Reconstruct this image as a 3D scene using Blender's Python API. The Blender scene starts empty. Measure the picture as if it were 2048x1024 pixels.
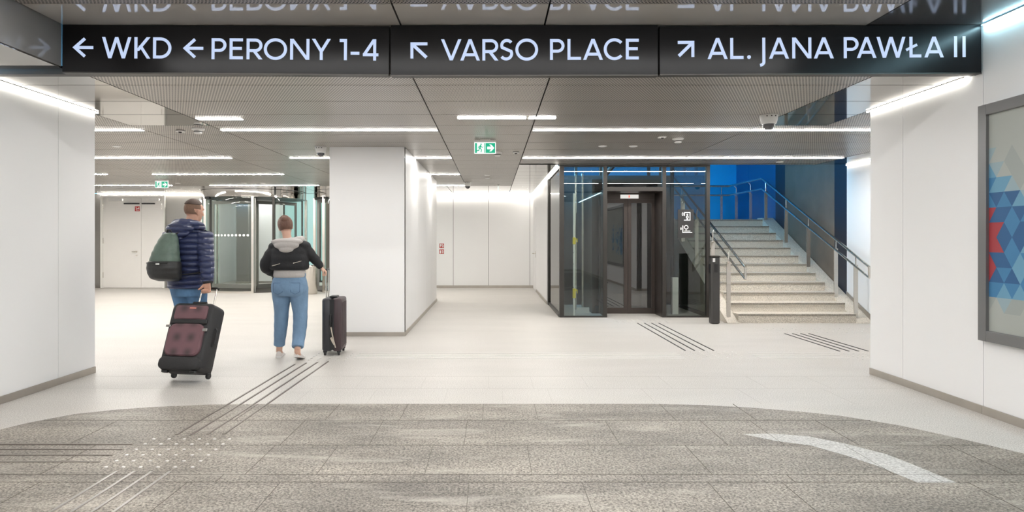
import bpy, bmesh, math, random
from mathutils import Vector, Matrix, Euler
random.seed(7)
S = bpy.context.scene
COL = S.collection
PI = math.pi

# ------------------------------------------------------------------ camera
cam_d = bpy.data.cameras.new('camera')
cam = bpy.data.objects.new('camera', cam_d)
COL.objects.link(cam)
cam.location = (0, 0, 1.4)
cam.rotation_euler = (PI / 2, 0, 0)
cam_d.sensor_width = 36
cam_d.lens = 22.5
cam_d.shift_x = 0.01904
cam_d.shift_y = -0.0156
cam_d.clip_start = 0.05
cam_d.clip_end = 200
S.camera = cam

# ------------------------------------------------------------------ world: blue dusk sky over the stair exit
w = bpy.data.worlds.new('dusk_sky')
S.world = w
w.use_nodes = True
bg = w.node_tree.nodes['Background']
bg.inputs[0].default_value = (0.22, 0.60, 1.0, 1)
bg.inputs[1].default_value = 27.0

# ------------------------------------------------------------------ lamp strengths and exposure
CEIL_E = 74.0        # linear ceiling lamps
FRONT_E = 69.0       # linear lamps of the hall in front of the signs
COVE_E = 22.0        # strips along the wall tops
S.view_settings.view_transform = 'Standard'
S.view_settings.look = 'None'
S.view_settings.gamma = 1
S.view_settings.exposure = 0.04
S.view_settings.use_curve_mapping = False
S.cycles.use_denoising = True
S.cycles.max_bounces = 8
S.cycles.diffuse_bounces = 5
S.cycles.glossy_bounces = 4
S.cycles.transparent_max_bounces = 16
S.cycles.sample_clamp_indirect = 6
S.cycles.caustics_reflective = False
S.cycles.caustics_refractive = False

# ------------------------------------------------------------------ materials
MATS = {}
def new_mat(name):
    m = bpy.data.materials.new(name)
    m.use_nodes = True
    nt = m.node_tree
    b = nt.nodes['Principled BSDF']
    MATS[name] = m
    return m, nt, b
def N(nt, t, **kw):
    n = nt.nodes.new(t)
    for k, v in kw.items():
        setattr(n, k, v)
    return n
def L(nt, a, b): nt.links.new(a, b)
def coords(nt, scale=(1, 1, 1)):
    tc = N(nt, 'ShaderNodeTexCoord')
    mp = N(nt, 'ShaderNodeMapping')
    mp.inputs['Scale'].default_value = scale
    L(nt, tc.outputs['Object'], mp.inputs['Vector'])
    return mp.outputs['Vector']
def rgb(c): return (c[0], c[1], c[2], 1)
def plain(name, c, rough=0.5, metal=0.0, var=0.06, vscale=(3, 3, 3), spec=0.5, bump=0.0, bscale=60, coat=0):
    m, nt, b = new_mat(name)
    n = N(nt, 'ShaderNodeTexNoise')
    n.inputs['Scale'].default_value = 1.0
    n.inputs['Detail'].default_value = 4
    L(nt, coords(nt, vscale), n.inputs['Vector'])
    mix = N(nt, 'ShaderNodeMix', data_type='RGBA')
    mix.inputs['A'].default_value = rgb([x * (1 - var) for x in c])
    mix.inputs['B'].default_value = rgb([min(1, x * (1 + var)) for x in c])
    L(nt, n.outputs['Fac'], mix.inputs['Factor'])
    L(nt, mix.outputs['Result'], b.inputs['Base Color'])
    b.inputs['Roughness'].default_value = rough
    b.inputs['Metallic'].default_value = metal
    b.inputs['Specular IOR Level'].default_value = spec
    b.inputs['Coat Weight'].default_value = coat
    if bump:
        n2 = N(nt, 'ShaderNodeTexNoise')
        n2.inputs['Scale'].default_value = bscale
        n2.inputs['Detail'].default_value = 3
        L(nt, coords(nt), n2.inputs['Vector'])
        bp = N(nt, 'ShaderNodeBump')
        bp.inputs['Strength'].default_value = bump
        bp.inputs['Distance'].default_value = 0.01
        L(nt, n2.outputs['Fac'], bp.inputs['Height'])
        L(nt, bp.outputs['Normal'], b.inputs['Normal'])
    return m
def emit(name, c, s):
    m, nt, b = new_mat(name)
    b.inputs['Base Color'].default_value = rgb([0.08 * x for x in c])
    b.inputs['Emission Color'].default_value = rgb(c)
    b.inputs['Emission Strength'].default_value = s
    return m
def granite(name, c1, c2, scale, rough, mottle=0.05, stain=None, lo=0.35, hi=0.65):
    m, nt, b = new_mat(name)
    n = N(nt, 'ShaderNodeTexNoise')
    n.inputs['Scale'].default_value = scale
    n.inputs['Detail'].default_value = 3
    n.inputs['Roughness'].default_value = 0.7
    L(nt, coords(nt), n.inputs['Vector'])
    r = N(nt, 'ShaderNodeValToRGB')
    r.color_ramp.elements[0].position = lo
    r.color_ramp.elements[1].position = hi
    r.color_ramp.elements[0].color = rgb(c1)
    r.color_ramp.elements[1].color = rgb(c2)
    L(nt, n.outputs['Fac'], r.inputs['Fac'])
    n2 = N(nt, 'ShaderNodeTexNoise')
    n2.inputs['Scale'].default_value = 1.0
    n2.inputs['Detail'].default_value = 5
    n2.inputs['Roughness'].default_value = 0.6
    L(nt, coords(nt, (0.7, 2.4, 1)), n2.inputs['Vector'])
    mr = N(nt, 'ShaderNodeMapRange')
    mr.inputs['From Min'].default_value = 0.3
    mr.inputs['From Max'].default_value = 0.7
    mr.inputs['To Min'].default_value = 1 - mottle
    mr.inputs['To Max'].default_value = 1 + mottle
    L(nt, n2.outputs['Fac'], mr.inputs['Value'])
    mul = N(nt, 'ShaderNodeMix', data_type='RGBA', blend_type='MULTIPLY')
    mul.inputs['Factor'].default_value = 1
    L(nt, r.outputs['Color'], mul.inputs['A'])
    cmb = N(nt, 'ShaderNodeCombineColor')
    for i in range(3): L(nt, mr.outputs['Result'], cmb.inputs[i])
    L(nt, cmb.outputs['Color'], mul.inputs['B'])
    out = mul.outputs['Result']
    if stain:
        n3 = N(nt, 'ShaderNodeTexNoise')
        n3.inputs['Scale'].default_value = 1.0
        n3.inputs['Detail'].default_value = 6
        n3.inputs['Roughness'].default_value = 0.62
        n3.inputs['Distortion'].default_value = 0.6
        L(nt, coords(nt, (0.9, 4.5, 1)), n3.inputs['Vector'])
        r3 = N(nt, 'ShaderNodeValToRGB')
        r3.color_ramp.elements[0].position = 0.55
        r3.color_ramp.elements[1].position = 0.72
        r3.color_ramp.elements[0].color = (0, 0, 0, 1)
        r3.color_ramp.elements[1].color = (0.75, 0.75, 0.75, 1)
        L(nt, n3.outputs['Fac'], r3.inputs['Fac'])
        mx = N(nt, 'ShaderNodeMix', data_type='RGBA')
        L(nt, r3.outputs['Color'], mx.inputs['Factor'])
        L(nt, out, mx.inputs['A'])
        mx.inputs['B'].default_value = rgb(stain)
        out = mx.outputs['Result']
    L(nt, out, b.inputs['Base Color'])
    b.inputs['Roughness'].default_value = rough
    return m
def mesh_metal(name, c, hole, px, py, thr, rough, metal):
    """ceiling panel of perforated sheet: staggered long slots"""
    m, nt, b = new_mat(name)
    tc = N(nt, 'ShaderNodeTexCoord')
    sp = N(nt, 'ShaderNodeSeparateXYZ')
    L(nt, tc.outputs['Object'], sp.inputs[0])
    def wave(sock, p):
        mu = N(nt, 'ShaderNodeMath', operation='MULTIPLY')
        L(nt, sock, mu.inputs[0]); mu.inputs[1].default_value = 2 * PI / p
        co = N(nt, 'ShaderNodeMath', operation='COSINE')
        L(nt, mu.outputs[0], co.inputs[0])
        return co.outputs[0]
    ad = N(nt, 'ShaderNodeMath', operation='ADD')
    L(nt, wave(sp.outputs['X'], px), ad.inputs[0])
    L(nt, wave(sp.outputs['Y'], py), ad.inputs[1])
    ab = N(nt, 'ShaderNodeMath', operation='ABSOLUTE')
    L(nt, ad.outputs[0], ab.inputs[0])
    mr = N(nt, 'ShaderNodeMapRange')
    mr.inputs['From Min'].default_value = thr - 0.12
    mr.inputs['From Max'].default_value = thr + 0.12
    L(nt, ab.outputs[0], mr.inputs['Value'])
    n = N(nt, 'ShaderNodeTexNoise')
    n.inputs['Scale'].default_value = 1
    n.inputs['Detail'].default_value = 3
    L(nt, coords(nt, (0.25, 2.2, 1)), n.inputs['Vector'])
    base = N(nt, 'ShaderNodeMix', data_type='RGBA')
    base.inputs['A'].default_value = rgb([x * 0.86 for x in c])
    base.inputs['B'].default_value = rgb([x * 1.12 for x in c])
    L(nt, n.outputs['Fac'], base.inputs['Factor'])
    mx = N(nt, 'ShaderNodeMix', data_type='RGBA')
    L(nt, mr.outputs['Result'], mx.inputs['Factor'])
    L(nt, base.outputs['Result'], mx.inputs['A'])
    mx.inputs['B'].default_value = rgb(hole)
    L(nt, mx.outputs['Result'], b.inputs['Base Color'])
    b.inputs['Roughness'].default_value = rough
    b.inputs['Metallic'].default_value = metal
    return m
def glass(name, tint, ior=1.6, rough=0.0):
    m = bpy.data.materials.new(name); m.use_nodes = True
    nt = m.node_tree
    nt.nodes.clear()
    o = N(nt, 'ShaderNodeOutputMaterial')
    tr = N(nt, 'ShaderNodeBsdfTransparent'); tr.inputs[0].default_value = rgb(tint)
    gl = N(nt, 'ShaderNodeBsdfGlossy'); gl.inputs['Roughness'].default_value = rough
    fr = N(nt, 'ShaderNodeFresnel'); fr.inputs['IOR'].default_value = ior
    mx = N(nt, 'ShaderNodeMixShader')
    ge = N(nt, 'ShaderNodeNewGeometry'); iv = N(nt, 'ShaderNodeMath', operation='SUBTRACT'); iv.inputs[0].default_value = 1
    L(nt, ge.outputs['Backfacing'], iv.inputs[1])
    mu = N(nt, 'ShaderNodeMath', operation='MULTIPLY'); L(nt, fr.outputs[0], mu.inputs[0]); L(nt, iv.outputs[0], mu.inputs[1])
    L(nt, mu.outputs[0], mx.inputs[0]); L(nt, tr.outputs[0], mx.inputs[1]); L(nt, gl.outputs[0], mx.inputs[2])
    L(nt, mx.outputs[0], o.inputs[0])
    MATS[name] = m
    return m
def stripes(name, c1, c2, axis, period, rough=0.7, c3=None, soft=0.5):
    """woven cloth with bands along one object axis"""
    m, nt, b = new_mat(name)
    wv = N(nt, 'ShaderNodeTexWave', wave_type='BANDS', bands_direction=axis)
    wv.inputs['Scale'].default_value = 1 / period / 3.14
    wv.inputs['Distortion'].default_value = 0.4
    L(nt, coords(nt), wv.inputs['Vector'])
    mx = N(nt, 'ShaderNodeMix', data_type='RGBA')
    L(nt, wv.outputs['Fac'], mx.inputs['Factor'])
    mx.inputs['A'].default_value = rgb(c1); mx.inputs['B'].default_value = rgb(c2)
    L(nt, mx.outputs['Result'], b.inputs['Base Color'])
    b.inputs['Roughness'].default_value = rough
    return m

M_PANEL = plain('white_panel', (0.83, 0.825, 0.82), 0.42, var=0.015, vscale=(0.6, 0.6, 0.6))
M_JOINT = plain('panel_joint', (0.16, 0.155, 0.15), 0.7)
M_FLOOR = granite('light_granite', (0.31, 0.288, 0.26), (0.71, 0.68, 0.64), 120, 0.42, 0.05)
M_DARK = granite('dark_granite', (0.055, 0.046, 0.037), (0.38, 0.338, 0.288), 72, 0.5, 0.42, stain=(0.47, 0.43, 0.375), lo=.36, hi=.64)
M_PALE = granite('pale_crescent_speckle', (0.30, 0.29, 0.275), (0.64, 0.625, 0.60), 70, 0.5, 0.05)  # lighter speckle of the floor crescent
M_GROUT = plain('grout', (0.12, 0.105, 0.09), 0.9)
M_GROUTL = plain('light_grout', (0.47, 0.45, 0.42), 0.9)
M_STEP = granite('step_granite', (0.33, 0.295, 0.245), (0.90, 0.84, 0.74), 120, 0.55, 0.06)
M_NOSE = granite('nosing_granite', (0.09, 0.08, 0.066), (0.42, 0.38, 0.325), 130, 0.6, 0.05)
M_STEEL = plain('brushed_steel', (0.70, 0.665, 0.61), 0.27, 1.0, var=0.08, vscale=(4, 4, 120))
M_KICK = plain('kickplate_steel', (0.46, 0.425, 0.38), 0.40, 0.85, var=0.12, vscale=(5, 5, 2))
M_CEIL = mesh_metal('perforated_ceiling', (0.50, 0.465, 0.425), (0.035, 0.033, 0.03), 0.027, 0.054, 1.02, 0.33, 0.35)
M_CEILF = plain('smooth_ceiling', (0.66, 0.63, 0.59), 0.06, 0.0, var=0.05, vscale=(0.3, 3, 1), spec=1.0, coat=1.0)
M_MIRROR = plain('polished_steel', (0.68, 0.66, 0.63), 0.05, 1.0, var=0.02, bump=0.012, bscale=1.4)
M_VOID = plain('ceiling_void', (0.02, 0.02, 0.02), 0.9)
M_BULKL = plain('grey_gloss_panel', (0.17, 0.168, 0.165), 0.10, 0.0, var=0.25, vscale=(1, 1, 2), spec=0.8)
M_BULK = plain('dark_gloss_panel', (0.085, 0.085, 0.088), 0.14, 0.0, var=0.1, spec=0.9)
M_FRAME = plain('dark_metal_frame', (0.042, 0.038, 0.034), 0.42, 0.5, var=0.05)
M_DOORM = plain('bronze_door_metal', (0.065, 0.052, 0.046), 0.38, 0.6, var=0.06)
M_BLACK = plain('black_plastic', (0.012, 0.012, 0.013), 0.45)
M_SIGN = plain('sign_black', (0.009, 0.0085, 0.009), 0.24, 0.0, var=0.25, vscale=(2, 2, 6), spec=0.12)
M_PLATE = plain('plate_charcoal', (0.018, 0.017, 0.017), 0.6)
M_GLASS = glass('lift_glass', (0.78, 0.81, 0.79), 1.9)
M_GLASSC = glass('clear_glass', (0.955, 0.98, 0.97), 1.5)
M_NAVY = plain('navy_panel', (0.013, 0.017, 0.030), 0.4, var=0.1)
M_GREYW = plain('dark_grey_stone', (0.15, 0.112, 0.082), 0.5, var=0.35, vscale=(2.5, 2.5, 2.5))
M_CLAD = plain('grey_steel_cladding', (0.30, 0.29, 0.275), 0.35, 0.6, var=0.1, vscale=(1, 1, 3))
M_BLUE_LIT = plain('daylit_blue_panel', (0.02, 0.42, 0.80), 0.4, var=0.03)  # panel blue lightened to carry the daylight on the landing's back wall
M_BLUE_SHADED = plain('shaded_blue_panel', (0.008, 0.10, 0.27), 0.4, var=0.05)  # same blue darkened to carry the shade on the side wall
M_WHITE = plain('white_plastic', (0.78, 0.77, 0.75), 0.4, var=0.02)
M_DOOR = plain('door_white', (0.84, 0.82, 0.79), 0.4, var=0.02)
M_RED = plain('sign_red', (0.42, 0.03, 0.025), 0.4)
M_WHITEP = plain('sign_white', (0.85, 0.85, 0.84), 0.5, var=0.01)
M_YELLOW = plain('yellow_plastic', (0.75, 0.62, 0.03), 0.45)
M_ORANGE = plain('orange_sticker', (0.8, 0.35, 0.04), 0.5)
M_BLUEDOT = plain('blue_sticker', (0.05, 0.15, 0.5), 0.5)
M_MAT = plain('entrance_matting', (0.055, 0.045, 0.038), 0.9, var=0.3, vscale=(40, 40, 40))
M_LAMP = emit('lamp_diffuser', (1.0, 0.975, 0.94), CEIL_E * 1.65)
M_LAMP1 = emit('near_lamp_diffuser', (1.0, 0.975, 0.945), CEIL_E * 0.85)
M_LAMP3 = emit('far_lamp_diffuser', (1.0, 0.96, 0.90), CEIL_E * 1.8)
M_LAMPF = emit('front_lamp_diffuser', (1.0, 0.985, 0.965), FRONT_E)
M_COVE = emit('cove_led', (1.0, 0.965, 0.89), COVE_E)
M_COVEB = emit('far_cove_led', (1.0, 0.95, 0.87), COVE_E * 3.2)
M_COVEC = emit('cool_cove_led', (0.50, 0.86, 1.0), 70.0)
M_LETTER = emit('sign_letter_light', (0.60, 0.72, 0.98), 0.85)
M_EXITW = emit('exit_sign_white', (0.95, 1.0, 0.97), 1.1)
M_EXITG = emit('exit_sign_green', (0.0, 0.50, 0.27), 0.85)
M_REDLED = emit('red_display', (1.0, 0.22, 0.16), 1.2)
M_DISPLAY = emit('lift_display_light', (1.0, 0.98, 0.93), 0.75)
M_TEAL = emit('backlit_teal_glass', (0.52, 0.82, 0.78), 0.75)
M_LOBBYL = emit('lobby_lamp', (1.0, 0.97, 0.93), 70.0)
# ------------------------------------------------------------------ mesh helpers
class MB:
    def __init__(self):
        self.v = []; self.f = []; self.mi = []; self.m = 0
    def add(self, vs, fs):
        b = len(self.v)
        self.v += [tuple(p) for p in vs]
        for f in fs:
            self.f.append(tuple(b + i for i in f)); self.mi.append(self.m)
        return self
    def box(self, x0, x1, y0, y1, z0, z1):
        vs = [(x, y, z) for z in (z0, z1) for y in (y0, y1) for x in (x0, x1)]
        return self.add(vs, [(0, 2, 3, 1), (4, 5, 7, 6), (0, 1, 5, 4), (2, 6, 7, 3), (0, 4, 6, 2), (1, 3, 7, 5)])
    def cbox(self, x0, x1, y0, y1, z0, z1, c):
        """box with chamfered vertical edges and chamfered top and bottom rims"""
        def ring(x0, x1, y0, y1, z, c):
            return [(x0 + c, y0, z), (x1 - c, y0, z), (x1, y0 + c, z), (x1, y1 - c, z), (x1 - c, y1, z), (x0 + c, y1, z), (x0, y1 - c, z), (x0, y0 + c, z)]
        d = c * 0.7
        rs = [ring(x0 + d, x1 - d, y0 + d, y1 - d, z0, c), ring(x0, x1, y0, y1, z0 + d, c), ring(x0, x1, y0, y1, z1 - d, c), ring(x0 + d, x1 - d, y0 + d, y1 - d, z1, c)]
        return self.rings(rs)
    def rings(self, rs, closed=True, caps=True):
        n = len(rs[0]); b = []
        vs = [p for r in rs for p in r]; fs = []
        for i in range(len(rs) - 1):
            for j in range(n if closed else n - 1):
                k = (j + 1) % n
                fs.append((i * n + j, i * n + k, (i + 1) * n + k, (i + 1) * n + j))
        if caps:
            fs.append(tuple(range(n - 1, -1, -1)))
            fs.append(tuple((len(rs) - 1) * n + j for j in range(n)))
        return self.add(vs, fs)
    def prism(self, pts, z0, z1):
        n = len(pts)
        vs = [(x, y, z0) for x, y in pts] + [(x, y, z1) for x, y in pts]
        fs = [tuple(range(n - 1, -1, -1)), tuple(range(n, 2 * n))] + [(i, (i + 1) % n, n + (i + 1) % n, n + i) for i in range(n)]
        return self.add(vs, fs)
    def tube(self, pts, rad, seg=12, caps=True, flat=None):
        """tube along a polyline; rad is a number or a list; parallel-transport frame; rounded ends via extra rings"""
        P = [Vector(p) for p in pts]
        R = [rad] * len(P) if not isinstance(rad, (list, tuple)) else list(rad)
        T = []
        for i in range(len(P)):
            a = P[max(0, i - 1)]; b = P[min(len(P) - 1, i + 1)]
            T.append((b - a).normalized())
        up = Vector((0, 0, 1)) if abs(T[0].z) < 0.9 else Vector((0, 1, 0))
        u = T[0].cross(up).normalized(); rs = []
        for i in range(len(P)):
            u = (u - T[i] * u.dot(T[i])).normalized()
            v = T[i].cross(u)
            # widen at bends
            k = 1.0
            if 0 < i < len(P) - 1:
                c = (P[i] - P[i - 1]).normalized().dot((P[i + 1] - P[i]).normalized())
                k = 1 / max(0.5, math.sqrt((1 + c) / 2))
            ru = R[i] * k; rv = R[i] * (flat if flat else 1) * k
            rs.append([P[i] + u * (ru * math.cos(2 * PI * j / seg)) + v * (rv * math.sin(2 * PI * j / seg)) for j in range(seg)])
        return self.rings(rs, caps=caps)
    def lathe(self, prof, c=(0, 0, 0), seg=24):
        """prof = [(r, z)...]; closed when it starts and ends at r = 0"""
        rs = [[(c[0] + max(r, 1e-4) * math.cos(2 * PI * j / seg), c[1] + max(r, 1e-4) * math.sin(2 * PI * j / seg), c[2] + z) for j in range(seg)] for r, z in prof]
        return self.rings(rs)
    def ell(self, c, r, seg=20, rows=12, rot=None):
        vs = []
        rs = []
        for i in range(1, rows):
            t = PI * i / rows
            rs.append([(math.sin(t) * math.cos(2 * PI * j / seg), math.sin(t) * math.sin(2 * PI * j / seg), -math.cos(t)) for j in range(seg)])
        rs = [[(0, 0, -1)]] + rs + [[(0, 0, 1)]]
        def tf(p):
            q = Vector((p[0] * r[0], p[1] * r[1], p[2] * r[2]))
            if rot is not None: q = rot @ q
            return (c[0] + q.x, c[1] + q.y, c[2] + q.z)
        idx = []; allv = []
        for ring in rs:
            idx.append(list(range(len(allv), len(allv) + len(ring)))); allv += [tf(p) for p in ring]
        fs = []
        for j in range(seg):
            fs.append((idx[0][0], idx[1][(j + 1) % seg], idx[1][j]))
            fs.append((idx[-1][0], idx[-2][j], idx[-2][(j + 1) % seg]))
        for i in range(1, rows - 1):
            for j in range(seg):
                k = (j + 1) % seg
                fs.append((idx[i][j], idx[i][k], idx[i + 1][k], idx[i + 1][j]))
        return self.add(allv, fs)
    def build(self, name, mats, parent=None, origin=None, smooth=True, angle=35, bevel=0, local=False):
        """link as one object. Top level: origin at the base unless given. With a parent: verts are in world
        coordinates (local=False) or already in the parent's coordinates (local=True)."""
        vs = [Vector(p) for p in self.v]
        if parent is not None:
            if not local:
                inv = parent_matrix(parent).inverted()
                vs = [inv @ p for p in vs]
            o0 = Vector((0, 0, 0))
        else:
            if origin is None:
                xs = [p.x for p in vs]; ys = [p.y for p in vs]; zs = [p.z for p in vs]
                origin = ((min(xs) + max(xs)) / 2, (min(ys) + max(ys)) / 2, min(zs))
            o0 = Vector(origin)
            vs = [p - o0 for p in vs]
        me = bpy.data.meshes.new(name)
        me.from_pydata([tuple(p) for p in vs], [], self.f)
        if not isinstance(mats, (list, tuple)): mats = [mats]
        for m in mats: me.materials.append(m)
        if any(self.mi):
            me.polygons.foreach_set('material_index', self.mi)
        bm = bmesh.new(); bm.from_mesh(me)
        bmesh.ops.recalc_face_normals(bm, faces=bm.faces)
        bm.to_mesh(me); bm.free()
        if smooth:
            me.polygons.foreach_set('use_smooth', [True] * len(me.polygons))
            me.set_sharp_from_angle(angle=math.radians(angle))
        me.update()
        o = bpy.data.objects.new(name, me)
        COL.objects.link(o)
        o.location = o0
        if parent is not None: o.parent = parent
        if bevel:
            b = o.modifiers.new('bevel', 'BEVEL'); b.width = bevel; b.segments = 2; b.limit_method = 'ANGLE'
        return o
def parent_matrix(o):
    m = Matrix.LocRotScale(o.location, o.rotation_euler, o.scale)
    return parent_matrix(o.parent) @ m if o.parent else m
def tag(o, label, cat, group=None):
    o['label'] = label; o['category'] = cat
    if group: o['group'] = group
    return o
def thing(name, label, cat, loc=(0, 0, 0), rotz=0, group=None):
    o = bpy.data.objects.new(name, None)
    COL.objects.link(o)
    o.empty_display_size = 0.1
    o.location = loc; o.rotation_euler = (0, 0, rotz)
    return tag(o, label, cat, group)
def struct(o, label=None):
    o['kind'] = 'structure'
    return o
def copy_thing(src, loc, label=None, group=None):
    r = src.copy(); COL.objects.link(r); r.location = loc
    if label: r['label'] = label
    if group: r['group'] = group
    for ch in list(src.children):
        c = ch.copy(); COL.objects.link(c); c.parent = r
        for g in list(ch.children):
            d = g.copy(); COL.objects.link(d); d.parent = c
    return r
ORD = ['first', 'second', 'third', 'fourth', 'fifth', 'sixth', 'seventh', 'eighth', 'ninth', 'tenth', 'eleventh', 'twelfth', 'thirteenth', 'fourteenth', 'fifteenth', 'sixteenth']
# ------------------------------------------------------------------ shell of the station passage
CZ = 2.756           # ceiling of the passage
CF = 3.134            # ceiling of the front hall
def wall(name, axis, at, n, a0, a1, z0, z1, joints=(), thick=0.15, mat=None, gap=0.006, hj=(), jmat=None):
    """panelled wall. axis 'x': plane x=at running along y; axis 'y': plane y=at running along x. n = +1/-1 outward normal."""
    mb = MB()
    mb.m = 1
    b0, b1 = sorted((at - n * 0.012, at - n * thick))
    if axis == 'x': mb.box(b0, b1, a0, a1, z0, z1)
    else: mb.box(a0, a1, b0, b1, z0, z1)
    mb.m = 0
    cuts = [a0] + sorted(j for j in joints if a0 < j < a1) + [a1]
    zc = [z0] + sorted(h for h in hj if z0 < h < z1) + [z1]
    f0, f1 = sorted((at, at - n * 0.012))
    for i in range(len(cuts) - 1):
        p0 = cuts[i] + (gap / 2 if i else 0); p1 = cuts[i + 1] - (gap / 2 if i < len(cuts) - 2 else 0)
        for k in range(len(zc) - 1):
            q0 = zc[k] + (gap / 2 if k else 0); q1 = zc[k + 1] - (gap / 2 if k < len(zc) - 2 else 0)
            if axis == 'x': mb.box(f0, f1, p0, p1, q0, q1)
            else: mb.box(p0, p1, f0, f1, q0, q1)
    return struct(mb.build(name, [mat or M_PANEL, jmat or M_JOINT], smooth=False))
def base(name, axis, at, n, a0, a1, h=0.066, cuts=(), d=0.012):
    mb = MB()
    c = [a0] + sorted(x for x in cuts if a0 < x < a1) + [a1]
    for i in range(len(c) - 1):
        f0, f1 = sorted((at, at + n * d))
        if axis == 'x': mb.box(f0, f1, c[i] + 0.0015, c[i + 1] - 0.0015, 0, h)
        else: mb.box(c[i] + 0.0015, c[i + 1] - 0.0015, f0, f1, 0, h)
    return struct(mb.build(name, M_KICK, smooth=False))

# floor slab and its dark granite field (a wide arc), a paler crescent over it, and the tile joints
mb = MB(); mb.box(-14, 8, -6, 25, -0.12, 0)
struct(mb.build('floor', M_FLOOR, smooth=False, origin=(0, 0, 0)))
arc = [(-4.15, 3.5), (-3.9, 4.18), (-3.66, 4.66), (-3.55, 4.90), (-3.36, 5.14), (-3.12, 5.265), (-2.87, 5.355), (-2.4, 5.44), (-1.8, 5.463), (0, 5.463), (1.35, 5.463), (1.8, 5.42), (2.15, 5.34), (2.5, 5.22), (2.77, 5.09), (3.07, 4.83), (3.3, 4.50), (3.48, 4.19), (3.62, 3.9), (3.75, 3.5), (3.85, 3.0), (3.85, -4), (-4.15, -4)]
mb = MB(); mb.prism(arc[::-1], -0.01, 0.0022)
struct(mb.build('floor_dark_field', M_DARK, smooth=False, origin=(0, 0, 0)))
def fl(x, y):      # floor point seen at a photo pixel, used once to survey plan positions
    Y = 1792.0 / (y - 480); return ((x - 985) * Y / 1280, Y)
cres = [fl(*p) for p in [(1486, 869), (1540, 868), (1615, 873), (1689, 888), (1772, 909), (1838, 935), (1913, 966), (1835, 966), (1756, 933), (1693, 912), (1623, 892), (1549, 882)]]
mb = MB(); mb.prism(cres[::-1], -0.01, 0.0034)
struct(mb.build('floor_pale_crescent', M_PALE, smooth=False, origin=(0, 0, 0)))
ROWS = [3.14, 3.695, 3.813, 4.36, 4.964, 5.463, 6.04, 6.576]
VERT = {0: [-2.61, -1.76, -1.224, -.135, .516, 1.244, 1.668, 2.74], 1: [-1.6, -.839, -.195, .884, 1.75, 2.6], 2: [-2.7, -1.477, -1.05, -.405, .235, 1.31, 2.395, 3.1],
        3: [-2.9, -1.45, -.843, -.194, .871, 1.606, 1.99, 2.5], 4: [-2.7, -2.0, -1.3, -.721, -.077, .355, 1.423, 2.05, 2.6], 5: [-1.7, -1.08, -.42, .09, .515, 1.4, 2.3, 3.1], 6: [-2.0, -1.3, -.68, -.04, .387, .91, 1.7, 2.6, 3.2]}
mb = MB()
for i, y in enumerate(ROWS):
    mb.m = 0 if y < 5.4 else 1
    xe = {3.14: 3.8, 3.695: 3.68, 3.813: 3.64, 4.36: 3.38, 4.964: 2.93}.get(y, 3.9)
    xs_ = {4.964: -3.48, 4.36: -3.75}.get(y, -4.0)
    if y == 5.463: continue
    h = 0.0037 if y < 5.4 else 0.0006
    mb.box(-4.1 if y > 5.4 else xs_, xe if y < 5.4 else 3.9, y - 0.0012, y + 0.0012, -0.01, h)
for i, xs in VERT.items():
    dark = i < 5
    mb.m = 0 if dark else 1
    h = 0.0038 if dark else 0.0006
    for x in xs:
        if i == 4 and abs(x) > 2.2: continue
        mb.box(x - 0.0015, x + 0.0015, ROWS[i], ROWS[i + 1] - (0.006 if i == 4 else 0), -0.01, h)
for x in [-3.0, -2.1, -1.7, -.9, -.05, .7, 1.5, 2.3, 3.0]:
    mb.m = 0; mb.box(x - 0.0015, x + 0.0015, 2.58, 3.14, -0.01, 0.0038)
struct(mb.build('floor_tile_joints', [M_GROUT, M_GROUTL], smooth=False, origin=(0, 0, 0)))

# walls beside the camera
wall('wall_left', 'x', -4.2, 1, -6, 6.76, 0, CZ + 0.02, joints=[-4.6, -3.2, -1.8, -.4, 1.0, 2.2, 3.4, 4.8, 6.19])
base('baseboard_left', 'x', -4.2, 1, -6, 6.76, cuts=[-3, 1.0, 4.8])
wall('wall_left_end', 'y', 6.76, 1, -12, -4.215, 0, CZ, joints=[-10.5, -9, -7.5, -6, -5])
wall('wall_right', 'x', 3.95, -1, -6, 6.69, 0, CF, joints=[-4.4, -3, -1.6, .6, 2.85, 5.15, 6.16])
base('baseboard_right', 'x', 3.95, -1, -6, 6.69, cuts=[-3, .6, 2.85, 5.15])
wall('wall_right_end', 'y', 6.69, 1, 3.965, 6.55, 0, CF, joints=[4.3, 5.2])
base('baseboard_right_end', 'y', 6.69, 1, 3.97, 6.38)
wall('wall_rear', 'y', -6, 1, -4.3, 4.1, 0, CF, joints=[-3, -1.5, 0, 1.5, 3])
base('baseboard_rear', 'y', -6, 1, -4.18, 3.93)
# square column of white panels
wall('wall_column_front', 'y', 9.33, -1, -2.376, -1.283, 0, CZ, thick=0.1)
wall('wall_column_right', 'x', -1.283, 1, 9.3422, 14.69, 0, CZ, joints=[11.1, 12.4, 13.5], thick=0.1)
wall('wall_column_left', 'x', -2.376, -1, 9.3422, 14.69, 0, CZ, joints=[11.1, 12.9], thick=0.1)
wall('wall_column_back', 'y', 14.69, 1, -2.36, -1.30, 0, CZ, thick=0.1)
base('baseboard_column_front', 'y', 9.33, -1, -2.376, -1.272, h=0.058)
base('baseboard_column_right', 'x', -1.283, 1, 9.33, 14.69, h=0.058)
base('baseboard_column_left', 'x', -2.376, -1, 9.33, 14.69, h=0.058)
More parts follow.
